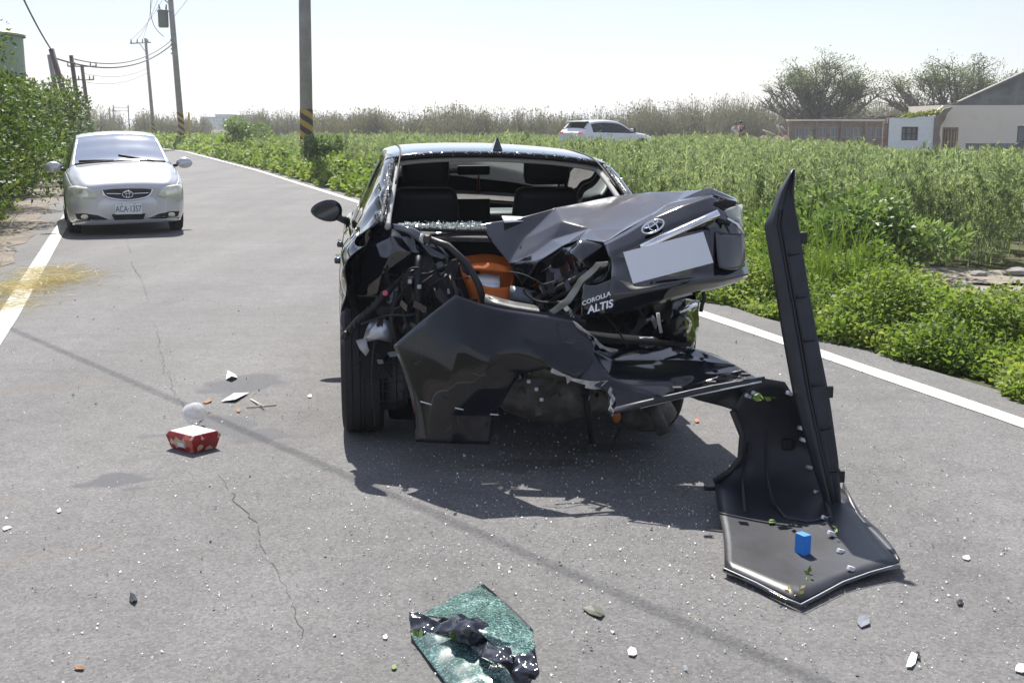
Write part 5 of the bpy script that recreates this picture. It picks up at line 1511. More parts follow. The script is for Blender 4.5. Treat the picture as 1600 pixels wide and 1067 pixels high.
sheet('wheel_house', [
    [(592, 400, 6.10), (650, 392, 6.04), (705, 402, 6.02), (745, 420, 6.08)],
    [(586, 450, 6.02), (640, 446, 5.92), (700, 440, 5.90), (752, 452, 6.02)],
    [(588, 510, 6.05), (640, 500, 5.90), (705, 492, 5.88), (760, 496, 6.0)],
    [(596, 580, 6.12), (645, 580, 6.04), (710, 570, 6.02), (770, 560, 6.05)],
    [(610, 650, 6.18), (660, 655, 6.12), (720, 640, 6.1), (790, 620, 6.1)]], M_INNER, car, CI, thick=.004, sub=3, crease=.7, noise=.05, crumple=.12, fold=10, jit=.04)
for k, (pts, r, m_) in enumerate([
    ([(664, 372, 5.90), (700, 384, 5.84), (730, 412, 5.80), (748, 445, 5.78), (758, 480, 5.76)], .017, M_BLKPL),
    ([(661, 366, 5.90), (658, 374, 5.89), (668, 383, 5.88)], .012, M_LINER),
    ([(600, 470, 5.86), (630, 430, 5.84), (670, 428, 5.82), (700, 415, 5.82)], .007, M_BLK),
    ([(655, 400, 5.84), (652, 440, 5.80), (655, 500, 5.78), (650, 560, 5.82)], .018, M_INNER),
    ([(675, 450, 5.80), (690, 470, 5.78), (720, 474, 5.76), (745, 470, 5.78)], .012, M_INNER),
    ([(660, 515, 5.76), (690, 510, 5.74), (715, 520, 5.75)], .010, M_MATT), ([(665, 470, 5.80), (672, 446, 5.79), (690, 436, 5.79), (702, 448, 5.79), (694, 462, 5.79), (676, 462, 5.79)], .008, M_INNER),
    ([(620, 455, 5.84), (612, 500, 5.82), (622, 540, 5.82)], .014, M_BLKPL), ([(700, 430, 5.83), (712, 455, 5.80), (716, 490, 5.78)], .013, M_MATT)]):
    bar('bent_strut' if r > .01 else 'loose_cable', pts, r, m_, car, CI)
for (px, py, w, h) in ((655, 448, .02, .02), (702, 455, .018, .025), (662, 485, .02, .015), (708, 492, .03, .02), (640, 440, .02, .02)):
    o = obj('clip', box_me('clip', (0, 0, 0), (w, .02, h), .004), M_SILB, car); o.location = CI @ at(px, py, 5.78)
o = obj('reflector_button', mesh('reflector_button', *lathe_geo([(0, .006), (.012, .006), (.014, 0), (0, 0)], 14)), pmat('pink_reflector', (.6, .1, .16), .3), car); o.location = CI @ at(602, 458, 5.80); o.rotation_euler = (math.pi / 2, 0, 0)
# toothed bracket hanging over the tyre and the bare metal bracket under it
br_ = bar('bumper_bracket', [(537, 527, 5.86), (560, 500, 5.84), (585, 478, 5.83), (603, 458, 5.83)], .019, M_BLKPL, car, CI)
for k in range(9):
    p = CI @ at(540 + k * 7, 522 - k * 7.6, 5.83); obj('tooth', box_me('tooth', tuple(p), (.012, .04, .03), .003), M_BLKPL, br_)
mb = sheet('metal_bracket', [[(580, 500, 5.86), (600, 497, 5.84), (614, 506, 5.86)], [(572, 515, 5.84), (592, 516, 5.81), (616, 522, 5.84)], [(566, 536, 5.86), (590, 530, 5.82), (614, 536, 5.85)]], M_SILB, car, CI, thick=.003, sub=1, crease=.9)
sheet('metal_bracket', [[(556, 532, 5.86), (572, 528, 5.85)], [(562, 545, 5.84), (574, 540, 5.83)], [(572, 556, 5.84), (577, 548, 5.83)]], pmat('pale_plastic', (.42, .43, .43), .5), car, CI, thick=.004, sub=0)
# broken black inner-arch liner with ribs
lin = sheet('arch_liner', [[(582, 558, 5.98), (612, 556, 5.90), (640, 570, 5.86)], [(588, 600, 5.98), (614, 602, 5.88), (638, 605, 5.85)], [(595, 640, 5.98), (616, 640, 5.90), (636, 632, 5.86)]], M_MATT, car, CI, thick=.004, sub=1)
for k in range(5): bar('rib', [(590 + k, 566 + 15 * k, 5.92), (612, 566 + 15 * k, 5.87), (637 - k, 572 + 13 * k, 5.835)], .004, M_BLKPL, lin, CI, 5)
for k in range(4): bar('rib', [(596 + 11 * k, 562, 5.90 - .012 * k), (600 + 10 * k, 638, 5.90 - .012 * k)], .004, M_BLKPL, lin, CI, 5)

# boot interior, orange shopping bag stays a thing of its own
sheet('boot_floor', [[(690, 470, 6.15), (800, 480, 6.15), (950, 500, 6.15), (1085, 515, 6.15)], [(700, 505, 5.75), (800, 515, 5.7), (950, 535, 5.6), (1080, 540, 5.7)]], M_CARPET, car, CI, thick=.01, sub=0)
sheet('boot_back', [[(660, 372, 6.22), (800, 372, 6.25), (960, 372, 6.28), (1085, 380, 6.3)], [(670, 480, 6.2), (800, 490, 6.22), (960, 510, 6.25), (1085, 520, 6.3)]], M_CARPET, car, CI, thick=.01, sub=0)
sheet('boot_flange', [[(672, 366, 6.06), (710, 360, 6.08), (760, 360, 6.10), (800, 364, 6.10)], [(676, 373, 6.03), (712, 367, 6.05), (760, 367, 6.07), (800, 370, 6.08)]], M_BP, car, CI, thick=.012, sub=2, crease=.2)
bar('boot_strut', [(1028, 489, 5.75), (1030, 505, 5.75), (1033, 520, 5.75)], .008, M_PAPER, car, CI, 6)  # plain white strut standing in the boot, not a lamp
o = obj('junction_box', box_me('junction_box', (0, 0, 0), (.07, .04, .045), .006), pmat('grey_box', (.12, .13, .15), .5), car); o.location = CI @ at(1010, 534, 5.72)
sheet('storage_tray', [[(798, 448, 5.84), (815, 450, 5.82), (832, 456, 5.80)], [(797, 468, 5.80), (815, 471, 5.78), (834, 476, 5.77)]], pmat('grey_tray', (.10, .115, .13), .4), car, CI, thick=.02, sub=1)
sheet('trim_scrap', [[(762, 462, 5.70), (780, 470, 5.68), (800, 478, 5.68)], [(766, 466, 5.69), (786, 478, 5.66), (797, 479, 5.67)]], pmat('pale_scrap', (.45, .47, .42), .5), car, CI, thick=.004, sub=1)
sheet('boot_sill', [[(758, 462, 5.74), (800, 474, 5.70), (850, 482, 5.66), (912, 497, 5.62)], [(756, 475, 5.64), (800, 486, 5.60), (850, 493, 5.58), (915, 506, 5.56)]], M_BLKPL, car, CI, thick=.02, sub=1)
# right rear quarter remnant and inner wall
sheet('quarter_remnant', [
    [(1050, 470, 5.72), (1072, 466, 5.76), (1090, 470, 5.92)],
    [(1046, 500, 5.70), (1070, 498, 5.70), (1090, 500, 5.94)],
    [(1048, 525, 5.74), (1066, 515, 5.72), (1086, 522, 5.94)],
    [(1055, 548, 5.78), (1070, 545, 5.76), (1085, 545, 5.95)]], M_BP, car, CI, thick=.004, sub=3, crease=.8, noise=.03, crumple=.10, fold=10, jit=.03)
sheet('boot_side', [[(1000, 465, 6.1), (1050, 470, 5.75)], [(1000, 545, 6.1), (1050, 548, 5.78)]], M_INNER, car, CI, thick=.006, sub=0)
bar('chrome_scrap', [(1062, 489, 5.68), (1076, 480, 5.70), (1088, 476, 5.75)], .010, M_CHROME, car, CI)
bar('loose_cable', [(1098, 452, 5.62), (1101, 466, 5.62), (1097, 476, 5.62), (1095, 487, 5.62)], .010, M_BLKPL, car, CI)
# underside: spare wheel well, silencer, tail pipe, hanging straps
def blob(name, c, s, mat, parent, inv, seed=1, rough=.06):
    bm = bmesh.new(); bmesh.ops.create_icosphere(bm, subdivisions=3, radius=1); rr = np.random.default_rng(seed)
    ph = rr.uniform(0, 6, 6)
    for v in bm.verts:
        k = 1 + rough * (math.sin(v.co.x * 4 + ph[0]) * math.sin(v.co.z * 5 + ph[1]) + .6 * math.sin(v.co.x * 9 + ph[2]) * math.cos(v.co.y * 8))
        v.co = Vector((v.co.x * s[0] * k, v.co.y * s[1] * k, max(min(v.co.z, .8), -.8) * s[2] * k / .8))
    o = obj(name, from_bm(name, bm), mat, parent, True); o.location = inv @ at(*c); return o
blob('spare_wheel_well', (868, 610, 5.72), (.29, .26, .12), M_DUSTY, car, CI, 4, .09)
blob('silencer', (1004, 643, 5.86), (.165, .13, .085), M_DUSTY, car, CI, 6, .05)
bar('tail_pipe', [(1015, 632, 5.75), (1026, 648, 5.66), (1038, 678, 5.64)], .032, M_DUSTY, car, CI, 14)
o = blob('orange_marker', (963, 650, 5.72), (.022, .02, .03), pmat('amber_plastic', (.45, .14, .03), .4), car, CI, 8, .02)
sheet('rear_crossmember', [[(800, 540, 5.62), (880, 545, 5.55), (960, 552, 5.58), (1060, 556, 5.7)], [(800, 575, 5.60), (880, 585, 5.50), (960, 590, 5.55), (1055, 592, 5.7)], [(805, 610, 5.64), (880, 622, 5.58), (960, 625, 5.62), (1050, 622, 5.72)]], M_DUSTY, car, CI, thick=.01, sub=4, crease=.7, noise=.09, crumple=.14)
bar('hanging_strap', [(915, 600, 5.50), (918, 640, 5.48), (922, 668, 5.5), (925, 690, 5.55)], .016, M_BLK, car, CI)
bar('loose_cable', [(968, 670, 5.6), (960, 690, 5.55), (952, 706, 5.5)], .005, M_BLK, car, CI, 5)
for (px, py) in ((838, 608), (846, 624), (826, 596)): 
    o = obj('bolt', box_me('bolt', (0, 0, 0), (.018, .02, .018), .005), M_SILB, car); o.location = CI @ at(px, py, 5.44)

# orange bag with papers inside the boot
bagp = at(762, 480, 5.95)
bag = thing('shopping_bag', 'orange bag holding white papers in the open boot', 'bag', (bagp.x, bagp.y, bagp.z))
BI = Matrix.Translation(bagp).inverted()
sheet('front', [[(722, 425, 5.92), (760, 452, 5.86), (798, 448, 5.90)], [(732, 455, 5.90), (765, 470, 5.83), (798, 468, 5.88)], [(742, 486, 5.90), (770, 492, 5.85), (796, 488, 5.88)]], M_ORANGE, bag, BI, thick=.004, sub=2, crease=.2, noise=.02)
sheet('back', [[(715, 402, 6.12), (760, 396, 6.14), (805, 405, 6.12)], [(735, 485, 6.05), (765, 488, 6.08), (800, 488, 6.05)]], M_ORANGE, bag, BI, thick=.004, sub=2, noise=.02)
for a_ in (((722, 425, 5.92), (715, 402, 6.12), (735, 485, 6.05), (742, 486, 5.90)), ((798, 448, 5.90), (805, 405, 6.12), (800, 488, 6.05), (796, 488, 5.88))):
    panel('side', list(a_), [(0, 1, 2, 3)], M_ORANGE, bag, BI, thick=.004, sub=0)
sheet('knot', [[(730, 414, 5.95), (760, 412, 5.97), (800, 418, 5.95)], [(735, 421, 5.93), (762, 424, 5.93), (798, 426, 5.93)]], M_ORANGE, bag, BI, thick=.012, sub=2, noise=.03)
pp = thing('paper_stack', 'white folded papers sticking out of the orange bag', 'paper', tuple(bagp)); 
sheet('sheet', [[(727, 432, 5.93), (755, 428, 5.98), (780, 432, 5.98)], [(738, 441, 5.90), (760, 444, 5.90), (781, 444, 5.92)]], M_PAPER, pp, BI, thick=.006, sub=1)
sheet('sheet', [[(732, 440, 5.90), (758, 444, 5.89), (781, 445, 5.91)], [(745, 450, 5.885), (764, 456, 5.87), (778, 456, 5.89)]], M_PAPER, pp, BI, thick=.006, sub=1)
# papers and glass crumbs on the shelf
o = sheet('paper_sheet', [[(784, 338, 6.2), (815, 339, 6.25)], [(788, 348, 6.08), (818, 346, 6.12)]], M_PAPER, None, Matrix(), thick=.003, sub=0)
tag(o, 'white paper lying on the parcel shelf of the wreck', 'paper')
n = 900; P = np.zeros((n, 3))
for k in range(n):
    q = at(630 + rgw.random() * 125, 352 + rgw.normal(0, 1.6) + 4 * rgw.random() * math.sin(k), 6.02 + rgw.normal(0, .02)); P[k] = list(CI @ q)
D = rgw.normal(0, 1, P.shape); s = .008 * rgw.uniform(.5, 1.6, n)
o = obj('shelf_crumbs', quads_np('shelf_crumbs', leaf_quads(P, D, s, s * .9, rgw, .3)), M_CRUMB, car); o['kind'] = 'stuff'
sheet('shelf_edge', [[(622, 350, 6.06), (690, 352, 6.06), (760, 356, 6.08)], [(626, 358, 6.0), (690, 362, 6.0), (760, 364, 6.02)]], M_BLK, car, CI, thick=.01, sub=1)

# ---------------------------------------------------------------- torn rear bumper cover hanging off the car
bb = at(1240, 900, 4.3); BO = Vector((bb.x, bb.y, 0))
bump = thing('bumper_cover', 'torn black rear bumper cover dragged from the wreck onto the road', 'bumper', tuple(BO))
BU = Matrix.Translation(BO).inverted()
bv = [(712, 461, 5.38), (660, 500, 5.43), (615, 540, 5.52), (632, 582, 5.46), (647, 636, 5.40), (650, 690, 5.36),     # 0-5 left outline
      (708, 693, 5.32), (765, 694, 5.30), (772, 650, 5.31), (795, 612, 5.29), (809, 586, 5.27),                       # 6-10 bottom and right
      (720, 535, 5.30), (700, 600, 5.30), (705, 648, 5.30), (765, 560, 5.26), (752, 605, 5.26),                       # 11-15 inner
      (762, 479, 5.37), (812, 487, 5.37), (868, 495, 5.38), (900, 502, 5.38),                                         # 16-19 top edge
      (815, 530, 5.26), (868, 538, 5.25), (860, 574, 5.20), (905, 592, 5.20), (930, 536, 5.33), (925, 565, 5.24)]     # 20-25
bf = [(0, 1, 11), (1, 2, 3, 12), (1, 12, 11), (3, 4, 13, 12), (4, 5, 6, 13), (6, 7, 8, 13), (13, 8, 9, 15), (12, 13, 15), (11, 12, 15, 14), (15, 9, 10, 14),
      (0, 11, 14, 16), (16, 14, 20, 17), (14, 10, 22, 20), (17, 20, 21, 18), (20, 22, 23, 21), (18, 21, 24, 19), (21, 23, 25, 24)]
panel('cover_corner', bv, bf, M_SCUFF, bump, BU, thick=.004, sub=3, crease=.3, edge=1.0, fold=16)
sheet('cover_middle', [
    [(900, 503, 5.42), (950, 545, 5.46), (1010, 543, 5.46), (1075, 541, 5.44), (1120, 556, 5.34)],
    [(922, 545, 5.30), (960, 562, 5.30), (1020, 558, 5.30), (1085, 556, 5.28), (1150, 571, 5.15)],
    [(905, 592, 5.20), (955, 590, 5.16), (1025, 588, 5.14), (1098, 580, 5.12), (1180, 588, 4.98)],
    [(950, 612, 5.10), (985, 620, 5.04), (1035, 615, 5.02), (1105, 600, 5.0), (1192, 590, 4.93)],
    [(950, 646, 5.02), (990, 636, 4.99), (1040, 624, 4.97), (1108, 608, 4.95), (1194, 592, 4.92)]], M_SCUFF, bump, BU, thick=.004, sub=4, crease=.6, noise=.008, crumple=.25, edge=1.0, fold=11, jit=.016)
sheet('lower_lip', [[(962, 636, 5.00), (1040, 618, 4.96), (1110, 602, 4.94), (1195, 588, 4.905)], [(952, 648, 4.99), (1042, 627, 4.95), (1112, 611, 4.93), (1196, 594, 4.90)]], M_MATT, bump, BU, thick=.008, sub=1)
bar('lip_edge', [(1000, 637, 4.98), (1060, 622, 4.95), (1112, 612, 4.93), (1190, 596, 4.90)], .004, M_PAPER, bump, BU, 5)
for (px, py) in ((1058, 606), (1112, 597), (1165, 585)): obj('slot', box_me('slot', tuple(BU @ at(px, py, 4.91)), (.035, .03, .008)), M_BLK, bump)
sheet('underside', [[(1066, 616, 4.97), (1120, 606, 4.96), (1185, 596, 4.94)], [(1085, 622, 5.05), (1120, 625, 5.05), (1165, 615, 5.0)], [(1092, 625, 5.1), (1120, 632, 5.06), (1145, 640, 4.97)]], M_MATT, bump, BU, thick=.004, sub=1)
sheet('wraparound', [
    [(1145, 640, 4.96), (1160, 616, 4.93), (1192, 591, 4.92), (1226, 597, 4.91), (1242, 624, 4.90)],
    [(1160, 678, 4.99), (1180, 660, 5.02), (1206, 645, 5.04), (1236, 648, 5.02), (1256, 669, 4.96)],
    [(1158, 716, 4.96), (1186, 715, 5.03), (1216, 708, 5.06), (1252, 708, 5.03), (1284, 722, 4.97)],
    [(1116, 752, 4.98), (1170, 760, 4.96), (1216, 768, 4.92), (1268, 772, 4.88), (1316, 765, 4.84)],
    [(1120, 790, 4.70), (1176, 800, 4.66), (1226, 808, 4.62), (1286, 806, 4.62), (1336, 800, 4.64)],
    [(1132, 836, 4.40), (1184, 850, 4.34), (1236, 862, 4.27), (1304, 850, 4.32), (1362, 832, 4.42)],
    [(1132, 886, 4.10), (1182, 908, 3.97), (1250, 941, 3.79), (1316, 906, 3.98), (1405, 878, 4.10)]], M_MATT, bump, BU, thick=.005, sub=2, crease=.15, edge=1.0)
# rolled lip round the lower edge, raised side flange, arch flange
e1 = [BU @ at(*p) for p in ((1131, 887, 4.09), (1182, 910, 3.96), (1230, 935, 3.82), (1250, 943, 3.78), (1275, 930, 3.85), (1316, 908, 3.97), (1358, 893, 4.04), (1405, 880, 4.10))]
o = tube('rolled_lip', [v + Vector((0, -.003, -.008)) for v in e1], .007, M_BP, bump, 8)
tube('lip_edge', [v + Vector((0, -.012, .004)) for v in e1], .0018, M_PAPER, bump, 5)
sheet('side_flange', [[(1318, 752, 4.86), (1345, 806, 4.66), (1372, 826, 4.45), (1398, 858, 4.22), (1406, 872, 4.12)], [(1316, 768, 4.84), (1338, 804, 4.63), (1362, 834, 4.41), (1392, 866, 4.18), (1404, 880, 4.10)]], M_MATT, bump, BU, thick=.005, sub=1)
bar('arch_flange', [(1145, 642, 4.94), (1160, 680, 4.96), (1157, 716, 4.94), (1140, 737, 4.95), (1116, 752, 4.96)], .014, M_BLKPL, bump, BU)
obj('tab', box_me('tab', tuple(BU @ at(1109, 762, 4.97)), (.05, .03, .02), .006), M_BLKPL, bump)
for (px, py, Y) in ((1270, 688, 4.93), (1263, 733, 4.96), (1275, 772, 4.86), (1287, 812, 4.58), (1297, 836, 4.40), (1312, 864, 4.24), (1328, 891, 4.06), (1178, 618, 4.92), (1168, 622, 4.92), (1232, 618, 4.89), (1250, 672, 4.93), (1253, 690, 4.94)):
    o = obj('clip', box_me('clip', (0, 0, 0), (.028, .016, .016), .003), M_SILB if px < 1295 else M_PAPER, bump); o.location = BU @ at(px, py, Y) + Vector((0, -.012, .012)); o.rotation_euler = (0, .4, .5)
# ---------------------------------------------------------------- upright trim strip
so = at(1306, 812, 4.74); so.z = 0
trim = thing('trim_strip', 'long black plastic trim strip standing upright in the torn bumper', 'trim', tuple(so))
TI = Matrix.Translation(so).inverted()
def Ys(y): return 5.12 + (4.72 - 5.12) * (y - 265) / 550
rows = []
for (y, a, b_, c_, d_) in ((265, 1238, 1239.5, 1241, 1242), (300, 1216, 1223, 1232, 1240), (330, 1205, 1214, 1228, 1243), (352, 1194, 1210, 1226, 1248), (430, 1208, 1224, 1240, 1260), (520, 1222, 1240, 1258, 1276),
                           (620, 1240, 1258, 1274, 1296), (720, 1268, 1282, 1294, 1310), (800, 1294, 1300, 1306, 1315), (822, 1300, 1304, 1308, 1314)):
    Y = Ys(y); rows.append([(a, y, Y + .03), (b_, y, Y - .015), (c_, y - 2, Y + .012), (d_, y, Y - .01)])
sheet('channel', rows, M_MATT, trim, TI, thick=.005, sub=2, crease=.5)
for k, y in enumerate((395, 462, 530, 600, 668, 735)):
    xc = np.interp(y, [352, 520, 720, 800], [1240, 1266, 1302, 1310]); Y = Ys(y)
    sheet('rib', [[(xc - 12, y, Y - .006), (xc + 3, y - 3, Y - .012), (xc + 8, y - 3, Y - .004)], [(xc - 13, y + 5, Y - .004), (xc + 5, y + 2, Y - .008), (xc + 11, y + 2, Y - .002)]], M_MATT, trim, TI, thick=.004, sub=1)
for (px, py) in ((1256, 372), (1296, 612), (1314, 744)): obj('clip', box_me('clip', tuple(TI @ at(px, py, Ys(py))), (.03, .02, .05), .006), M_BLKPL, trim)

# slits and scratches in the cover, torn pale edges
for (a, b_) in (((657, 627), (674, 632)), ((711, 637), (724, 640)), ((766, 647), (779, 648))):
    bar('slit', [(*a, 5.285), (*b_, 5.275)], .0028, M_PAPER, bump, BU, 5)
M_TORN = pmat('torn_plastic_edge', (.34, .33, .31), .7, vary=.4, vscale=30)
rt = np.random.default_rng(404)
def jagged(name, path, w, mat, parent, inv, n=14):
    P = [inv @ at(*p) for p in path]; D_ = [np.array(v) for v in P]; L_ = catmull(D_, max(n // (len(P) - 1), 2))
    V = []; Fc = []
    for k, p in enumerate(L_):
        p = Vector(p); V += [p + Vector((rt.normal(0, .004), -.004, .006)), p + Vector((rt.normal(0, .010), -.006, -w * rt.uniform(.2, 1.3)))]
    for k in range(len(L_) - 1): Fc.append((2 * k, 2 * k + 1, 2 * k + 3, 2 * k + 2))
    o = obj(name, mesh(name, V, Fc), mat, parent); m = o.modifiers.new('thickness', 'SOLIDIFY'); m.thickness = .003
    return o
jagged('torn_edge', [(862, 577, 5.17), (888, 590, 5.165), (906, 595, 5.16), (930, 598, 5.15), (950, 596, 5.13)], .022, M_TORN, bump, BU)
jagged('torn_edge', [(952, 606, 5.08), (956, 620, 5.06), (953, 634, 5.02), (958, 645, 4.99)], .014, M_TORN, bump, BU, 10)
jagged('torn_edge', [(896, 504, 5.37), (918, 520, 5.34), (940, 540, 5.38), (965, 548, 5.42)], .012, M_TORN, bump, BU, 12)
# moulded ridges on the inside of the cover and along the trim strip
bar('moulding', [(1196, 672, 4.99), (1198, 740, 4.94), (1208, 785, 4.73), (1228, 808, 4.60), (1262, 815, 4.55), (1300, 808, 4.58)], .007, M_MATT, bump, BU, 6)
bar('moulding', [(1170, 690, 4.97), (1160, 750, 4.93), (1164, 800, 4.64)], .006, M_MATT, bump, BU, 6)
bar('moulding', [(1250, 640, 4.94), (1272, 720, 4.94), (1290, 780, 4.78), (1300, 815, 4.54)], .008, M_BLKPL, bump, BU, 6)
obj('sensor_socket', box_me('sensor_socket', tuple(BU @ at(1231, 694, 5.0)), (.05, .02, .05), .012), M_BLK, bump)
for q in (.36, .62):
    P = []
    for r in rows[2:-1]:
        a_ = at(*r[1]); c_ = at(*r[2]); P.append(TI @ (a_.lerp(c_, q) + Vector((0, -.008, 0))))
    tube('ridge', P, .005, M_BLKPL, trim, 6)

# torn sheet metal, brackets and wiring filling the crushed left corner and the gap under the lid
def clutter(n, x0, x1, y0, y1, Y0, Y1, seed, smax=.10):
    rr = np.random.default_rng(seed)
    mats = [M_INNER, M_BP, M_BP, M_BLKPL, M_DUSTY, M_INNER, M_SILB]
    for k in range(n):
        c = CI @ at(rr.uniform(x0, x1), rr.uniform(y0, y1), rr.uniform(Y0, Y1))
        s = rr.uniform(.03, smax); a = rr.uniform(0, 6.28)
        u = Vector((math.cos(a), rr.normal(0, .4), math.sin(a))).normalized(); w = u.cross(Vector((rr.normal(0, .4), 1, rr.normal(0, .4)))).normalized()
        m_ = 4 ; V = []
        for i in range(m_ + 1):
            t = i / m_ - .5; kink = rr.normal(0, .012)
            for q in (-.5, .5): V.append(c + u * (t * s * 2) + w * (q * s * rr.uniform(.25, .7)) + Vector((0, kink, kink)))
        o = obj('torn_metal', mesh('torn_metal', V, [(2 * i, 2 * i + 1, 2 * i + 3, 2 * i + 2) for i in range(m_)]), mats[int(rr.integers(len(mats) - (1 if rr.random() < .75 else 0)))], car)
        md = o.modifiers.new('thickness', 'SOLIDIFY'); md.thickness = .003
def wires(n, x0, x1, y0, y1, Y0, Y1, seed):
    rr = np.random.default_rng(seed)
    for k in range(n):
        p = np.array([rr.uniform(x0, x1), rr.uniform(y0, y1), rr.uniform(Y0, Y1)]); P = [p]
        d_ = np.array([rr.normal(0, 16), rr.normal(8, 16), rr.normal(0, .02)])
        for i in range(4):
            d_ = d_ * .75 + np.array([rr.normal(0, 9), rr.normal(3, 9), rr.normal(0, .02)]); P.append(P[-1] + d_)
        tube('loose_wire', catmull([np.array(CI @ at(q[0], q[1], min(max(q[2], Y0), Y1))) for q in P], 4), rr.uniform(.0025, .006), M_BLK if rr.random() < .8 else M_MATT, car, 5)
clutter(22, 585, 745, 395, 560, 5.76, 5.92, 1)
clutter(16, 840, 945, 415, 500, 5.56, 5.70, 2, .07)
clutter(10, 960, 1080, 490, 545, 5.75, 5.95, 3, .07)
clutter(12, 570, 640, 500, 640, 5.88, 5.98, 4, .06)
clutter(12, 810, 950, 560, 630, 5.42, 5.52, 5, .06)
wires(16, 600, 740, 400, 500, 5.76, 5.86, 6); wires(7, 850, 940, 430, 480, 5.54, 5.62, 7); wires(5, 580, 630, 500, 560, 5.80, 5.86, 8)
# ---------------------------------------------------------------- litter and debris on the road
def rest(px, py): return gnd(px, py)
# red meal box
p = rest(303, 700)
bx_ = thing('meal_box', 'red printed cardboard meal box with white lid', 'box', (p.x, p.y, 0), math.radians(-38))
def boxprint():
    m, t, b = new_mat('red_box_print')
    L = t.links.new; N = t.nodes.new
    tcn = N('ShaderNodeTexCoord'); v = N('ShaderNodeTexVoronoi'); v.inputs['Scale'].default_value = 32; L(tcn.outputs['Object'], v.inputs['Vector'])
    r = N('ShaderNodeValToRGB'); e = r.color_ramp.elements
    e[0].position = .0; e[0].color = (.30, .012, .015, 1); e[1].position = .62; e[1].color = (.34, .02, .02, 1)
    for ps, c in ((.66, (.5, .12, .08, 1)), (.80, (.55, .40, .28, 1)), (.92, (.25, .01, .015, 1))):
        k = e.new(ps); k.color = c
    r.color_ramp.interpolation = 'CONSTANT'
    sp = N('ShaderNodeSeparateColor'); L(v.outputs['Color'], sp.inputs[0]); L(sp.outputs[0], r.inputs[0]); L(r.outputs[0], b.inputs['Base Color']); b.inputs['Roughness'].default_value = .45
    return m
M_BOX = boxprint()
w, l, h, t_ = .105, .085, .088, .82
V = [(-w * t_, -l * t_, .004), (w * t_, -l * t_, .004), (w * t_, l * t_, .004), (-w * t_, l * t_, .004), (-w, -l, h * .78), (w, -l, h * .78), (w, l, h * .78), (-w, l, h * .78),
     (-w * .88, -l * .86, h), (w * .88, -l * .86, h), (w * .88, l * .86, h), (-w * .88, l * .86, h)]
Fq = [(3, 2, 1, 0), (0, 1, 5, 4), (1, 2, 6, 5), (2, 3, 7, 6), (3, 0, 4, 7), (4, 5, 9, 8), (5, 6, 10, 9), (6, 7, 11, 10), (7, 4, 8, 11), (8, 9, 10, 11)]
obj('tray', mesh('tray', V, Fq), M_BOX, bx_)
obj('lid', box_me('lid', (0, 0, h + .001), (w * 1.66, l * 1.6, .003), .001), pmat('white_card', (.80, .78, .75), .6), bx_)
lb = obj('label', mesh('label', [(-.02, -l * .875, .022), (.03, -l * .875, .022), (.03, -l * .935, .046), (-.02, -l * .935, .046)], [(0, 1, 2, 3)]), M_PAPER, bx_)
for v in lb.data.vertices: v.co.y -= .003
# clear plastic cup lid
p = rest(302, 664)
V, Fc = lathe_geo([(.048, 0), (.050, .006), (.046, .010), (.046, .03), (.040, .055), (.025, .072), (0, .078)], 28)
cup = obj('cup_lid', mesh('cup_lid', V, Fc), pmat('clear_plastic', (.86, .88, .90), .08, trans=.6, ior=1.2), None, True); cup.scale = (1.25, 1.25, 1.25); cup.location = (p.x, p.y, .055); cup.rotation_euler = (math.radians(62), .2, .5)
tag(cup, 'clear domed plastic cup lid lying behind the red meal box', 'cup lid')
def flat(name, label, cat, pts, mat, z=.006, curl=.012, group=None):
    """a thin scrap lying on the road: outline in photo pixels, small lift at one corner"""
    W = [gnd(*q) for q in pts]; c = sum(W, Vector()) / len(W)
    V = [(v.x - c.x, v.y - c.y, z + (curl if k % 3 == 1 else .001 * k)) for k, v in enumerate(W)]
    n = len(V); V.append((0, 0, z + curl * .5))
    o = obj(name, mesh(name, V, [(k, (k + 1) % n, n) for k in range(n)]), mat); o.location = (c.x, c.y, 0)
    m = o.modifiers.new('thickness', 'SOLIDIFY'); m.thickness = .003; m.offset = 1
    return tag(o, label, cat, group)
M_NAP = pmat('white_napkin', (.80, .80, .80), .9)
flat('napkin', 'white square paper napkin on the damp patch', 'paper', [(346, 629), (368, 629), (389, 616), (366, 617)], M_NAP)
flat('napkin', 'small crumpled white paper scrap above the square napkin', 'paper', [(353, 594), (356, 587), (368, 587), (371, 592), (362, 596)], M_NAP, .006, .03)
for (a, b_, lab) in (((392, 625), (413, 640), 'thin pale chopstick half crossing the longer one'), ((385, 638), (432, 634), 'longer pale wooden stick on the road by the napkin')):
    A = gnd(*a); B = gnd(*b_); A.z = B.z = .006
    if 'crossing' in lab: A.z = .005; B.z = .016
    tag(tube('wooden_stick', [A, B], .0045, pmat('pale_wood', (.62, .55, .42), .7), None, 6), lab, 'stick')
M_LEAFB = pmat('brown_leaf', (.26, .13, .06), .8); M_LEAFG = pmat('green_leaf', (.13, .22, .03), .6); M_ORL = pmat('orange_leaf', (.55, .14, .03), .7)
M_SHARD = pmat('black_shard', (.025, .026, .03), .3); M_SHARDG = pmat('grey_shard', (.20, .21, .24), .35); M_SHARDW = pmat('white_shard', (.65, .64, .62), .5); M_SHARDO = pmat('olive_shard', (.07, .075, .05), .3)
def r4(cx, cy, w, h, a=0, n=5, seed=0):
    rr = np.random.default_rng(seed + int(cx)); out = []
    for k in range(n):
        t = 2 * math.pi * k / n; q = rr.uniform(.65, 1.15)
        x = w * .5 * q * math.cos(t); y = h * .5 * q * math.sin(t)
        out.append((cx + x * math.cos(a) - y * math.sin(a), cy + x * math.sin(a) + y * math.cos(a)))
    return out
